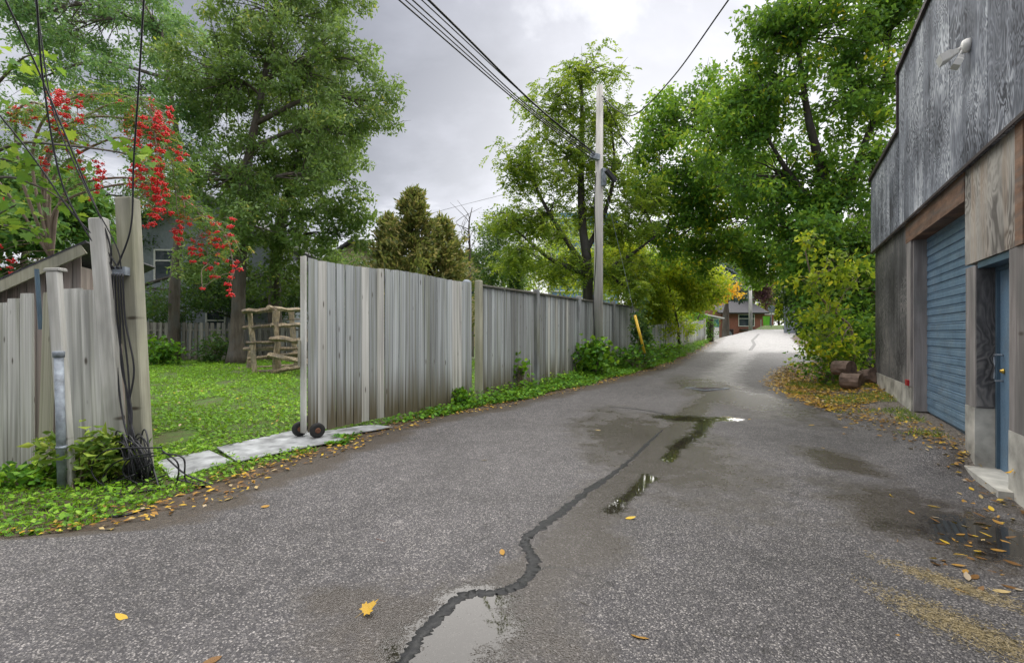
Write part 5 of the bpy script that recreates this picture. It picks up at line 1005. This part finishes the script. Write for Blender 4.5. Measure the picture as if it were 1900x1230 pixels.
o = structure(obj('wall_grass', v1, f1, M['lf_bed'], None, False, {'rnd': r1}), 'stuff'); tag(o, 'dry grass tufts at the foot of the blue roller door', 'grass')
# leaf litter
lt = []
def lit(n, x0, x1, y0, y1, t, s=(.045, .10), lift=.012, pw=1.0, lo=0.0):
    q = scatter(n, region(x0, x1, y0, y1, t, pw)); q[:, 2] += lift + rng.random(len(q)) * .02; lt.append(flatleaves(q, rng.uniform(*s, len(q)), .5, .22, lo + (1 - lo) * rng.random(len(q)) ** .9))
lit(3600, -4, 14, 3.5, 28, lambda x, y: np.abs(lane_in(x, y) + .08 + .1 * np.sin(y * 4)) < .34 * (.6 + .4 * (x < FX(y) + 3)) , (.03, .08), pw=1.2)
lit(5200, 5.6, 10.5, 8.6, 17, lambda x, y: (lane_in(x, y) < .25 + .35 * rng.random(len(x)) ** 3) & (x > Re(y) - .5) & (x < Re(y) + 1.6) & (x < WX(y) + 1.5 * (y > 11)), (.05, .11), lo=.25)
lit(500, 4.2, 6.8, 4.6, 9.5, lambda x, y: np.abs(lane_in(x, y)) < .45 * rng.random(len(x)), (.03, .08))
lit(160, -8, 0, 6, 14, lambda x, y: tl(x, y), (.05, .09), .05)
off = 0; VV, FF, RR = [], [], []
for v, f, r_ in lt: VV.append(v); FF.append(f + off); RR.append(r_); off += len(v)
o = structure(obj('leaf_litter', np.vstack(VV), np.vstack(FF), M['lf_litter'], None, False, {'rnd': np.concatenate(RR)}), 'stuff'); tag(o, 'drifts of yellow and brown fallen leaves along the lane edges', 'leaves')
q = []
for (px, py, rx, ry, n) in ((1770, 1090, 60, 30, 2600), (1790, 1170, 75, 55, 4200)):
    c = G(px, py); e1 = G(px + rx, py); e2 = G(px, py - ry); r_ = np.clip(rng.normal(0, .5, (n, 2)), -1.2, 1.2); x = c[0] + r_[:, 0] * (e1[0] - c[0]) - r_[:, 1] * .0; y = c[1] + r_[:, 1] * (e2[1] - c[1]) - r_[:, 0] * .25; q.append(np.stack((x, y, g(x, y) + .009), 1))
q = np.vstack(q); a = rng.uniform(0, 6.3, len(q)); v, f, r_ = leaves(q, np.stack((np.cos(a), np.sin(a), rng.normal(0, .05, len(q))), 1), rng.uniform(.012, .035, len(q)), .12, .0); o = structure(obj('straw_litter', v, f, M['lf_needles'], None, False, {'rnd': r_}), 'stuff'); tag(o, 'straw coloured needle litter on the asphalt by the wet patch', 'litter')
# single fallen leaves that can be picked out
def leafmesh(kind, r0):
    if kind == 'maple': V = np.array([(x, y, .10 * abs(x) + .12 * y * y) for x, y in out] + [(0, .35, 0)]); n = len(out); V = np.vstack((V, [(-.012, 0, 0), (.012, 0, 0), (.05, -.6, .03)])); Fc = [(i, (i + 1) % n, n) for i in range(n)] + [(n + 1, n + 2, n + 3)]
    else:
        o_ = [(0, 0), (.12, .15), (.2, .4), (.16, .7), (0, 1), (-.16, .7), (-.2, .4), (-.12, .15)]; V = np.array([(x, y, .5 * x * x + .15 * (y - .5) ** 2) for x, y in o_] + [(0, .45, 0)]); Fc = [(i, (i + 1) % 8, 8) for i in range(8)]
    return meshdata('fallen_leaf', V, Fc, M['lf_litter'], False, {'rnd': np.full(len(Fc), r0)})
lm = {c: [leafmesh('oval', r0 + d) for d in (0, .05)] for c, r0 in (('yellow', .78), ('orange', .5), ('brown', .15), ('pale', .94))}
def fallen(px, py, colr, label, s=None, group='single fallen leaves'):
    p = G(px, py); s = s or rng.uniform(.06, .12)
    tag(put('fallen_leaf', random.choice(lm[colr]), None, p + (0, 0, .012), (rng.normal() * .15, rng.normal() * .15, rng.uniform(0, 6.3)), (s, s, s)), label, 'leaf', group)
cl = ['yellow', 'brown', 'orange', 'brown', 'pale', 'orange']
for k in range(150):
    c = cl[int(rng.integers(6))]; fallen(np.clip(rng.normal(1810, 60), 1690, 1898), rng.normal(1005, 45), c, f'{c} fallen leaf in the wet drift before the walk door', rng.uniform(.045, .095), f'{c} leaves before the walk door')
for k in range(45):
    c = ['yellow', 'yellow', 'orange'][int(rng.integers(3))]; t = rng.random(); fallen(1480 + 190 * t + rng.normal() * 22, 735 + 90 * t + rng.normal() * 14, c, f'{c} fallen leaf on the asphalt before the roller door', rng.uniform(.06, .11), f'{c} leaves before the roller door')
for (px, py, c) in ((237, 1155, 'yellow'), (1170, 1182, 'orange'), (412, 1222, 'brown'), (1524, 832, 'yellow'), (1450, 810, 'yellow'), (1388, 780, 'yellow'), (1500, 790, 'yellow'), (1160, 965, 'yellow'), (1746, 879, 'orange'), (1702, 910, 'pale'), (1660, 926, 'yellow'), (1670, 1185, 'orange'), (1660, 1010, 'orange'), (1545, 1070, 'pale'), (930, 1022, 'orange'), (905, 855, 'pale'), (1115, 800, 'pale'), (500, 940, 'orange'), (1310, 700, 'yellow'), (1390, 720, 'yellow'), (1350, 735, 'yellow'), (1640, 820, 'orange')):
    fallen(px, py, c, f'lone {c} fallen leaf on bare asphalt in the middle of the lane', .09, f'lone {c} leaves on the lane')
p = G(672, 1143); tag(put('maple_leaf', leafmesh('maple', .70), None, p + (0, 0, .02), (.35, .1, -.9), (.10, .10, .10)), 'yellow lobed maple leaf lying at the puddle edge', 'leaf')
V, Fc = cat([tube(spline([G(698, 1003) + (0, 0, .01), G(714, 1009) + (0, 0, .014), G(728, 1014) + (0, 0, .01)], 4), .008, 5)]); tag(obj('twig', V, Fc, M['rust']), 'short reddish brown twig lying on the asphalt', 'twig')
V, Fc = cat([tube(spline([G(1065, 1115) + (0, 0, .01), G(1085, 1125) + (0, 0, .014), G(1102, 1134) + (0, 0, .01)], 4), .004, 5)]); tag(obj('twig', V, Fc, M['barkdark']), 'thin dark twig lying right of the tar seam', 'twig')
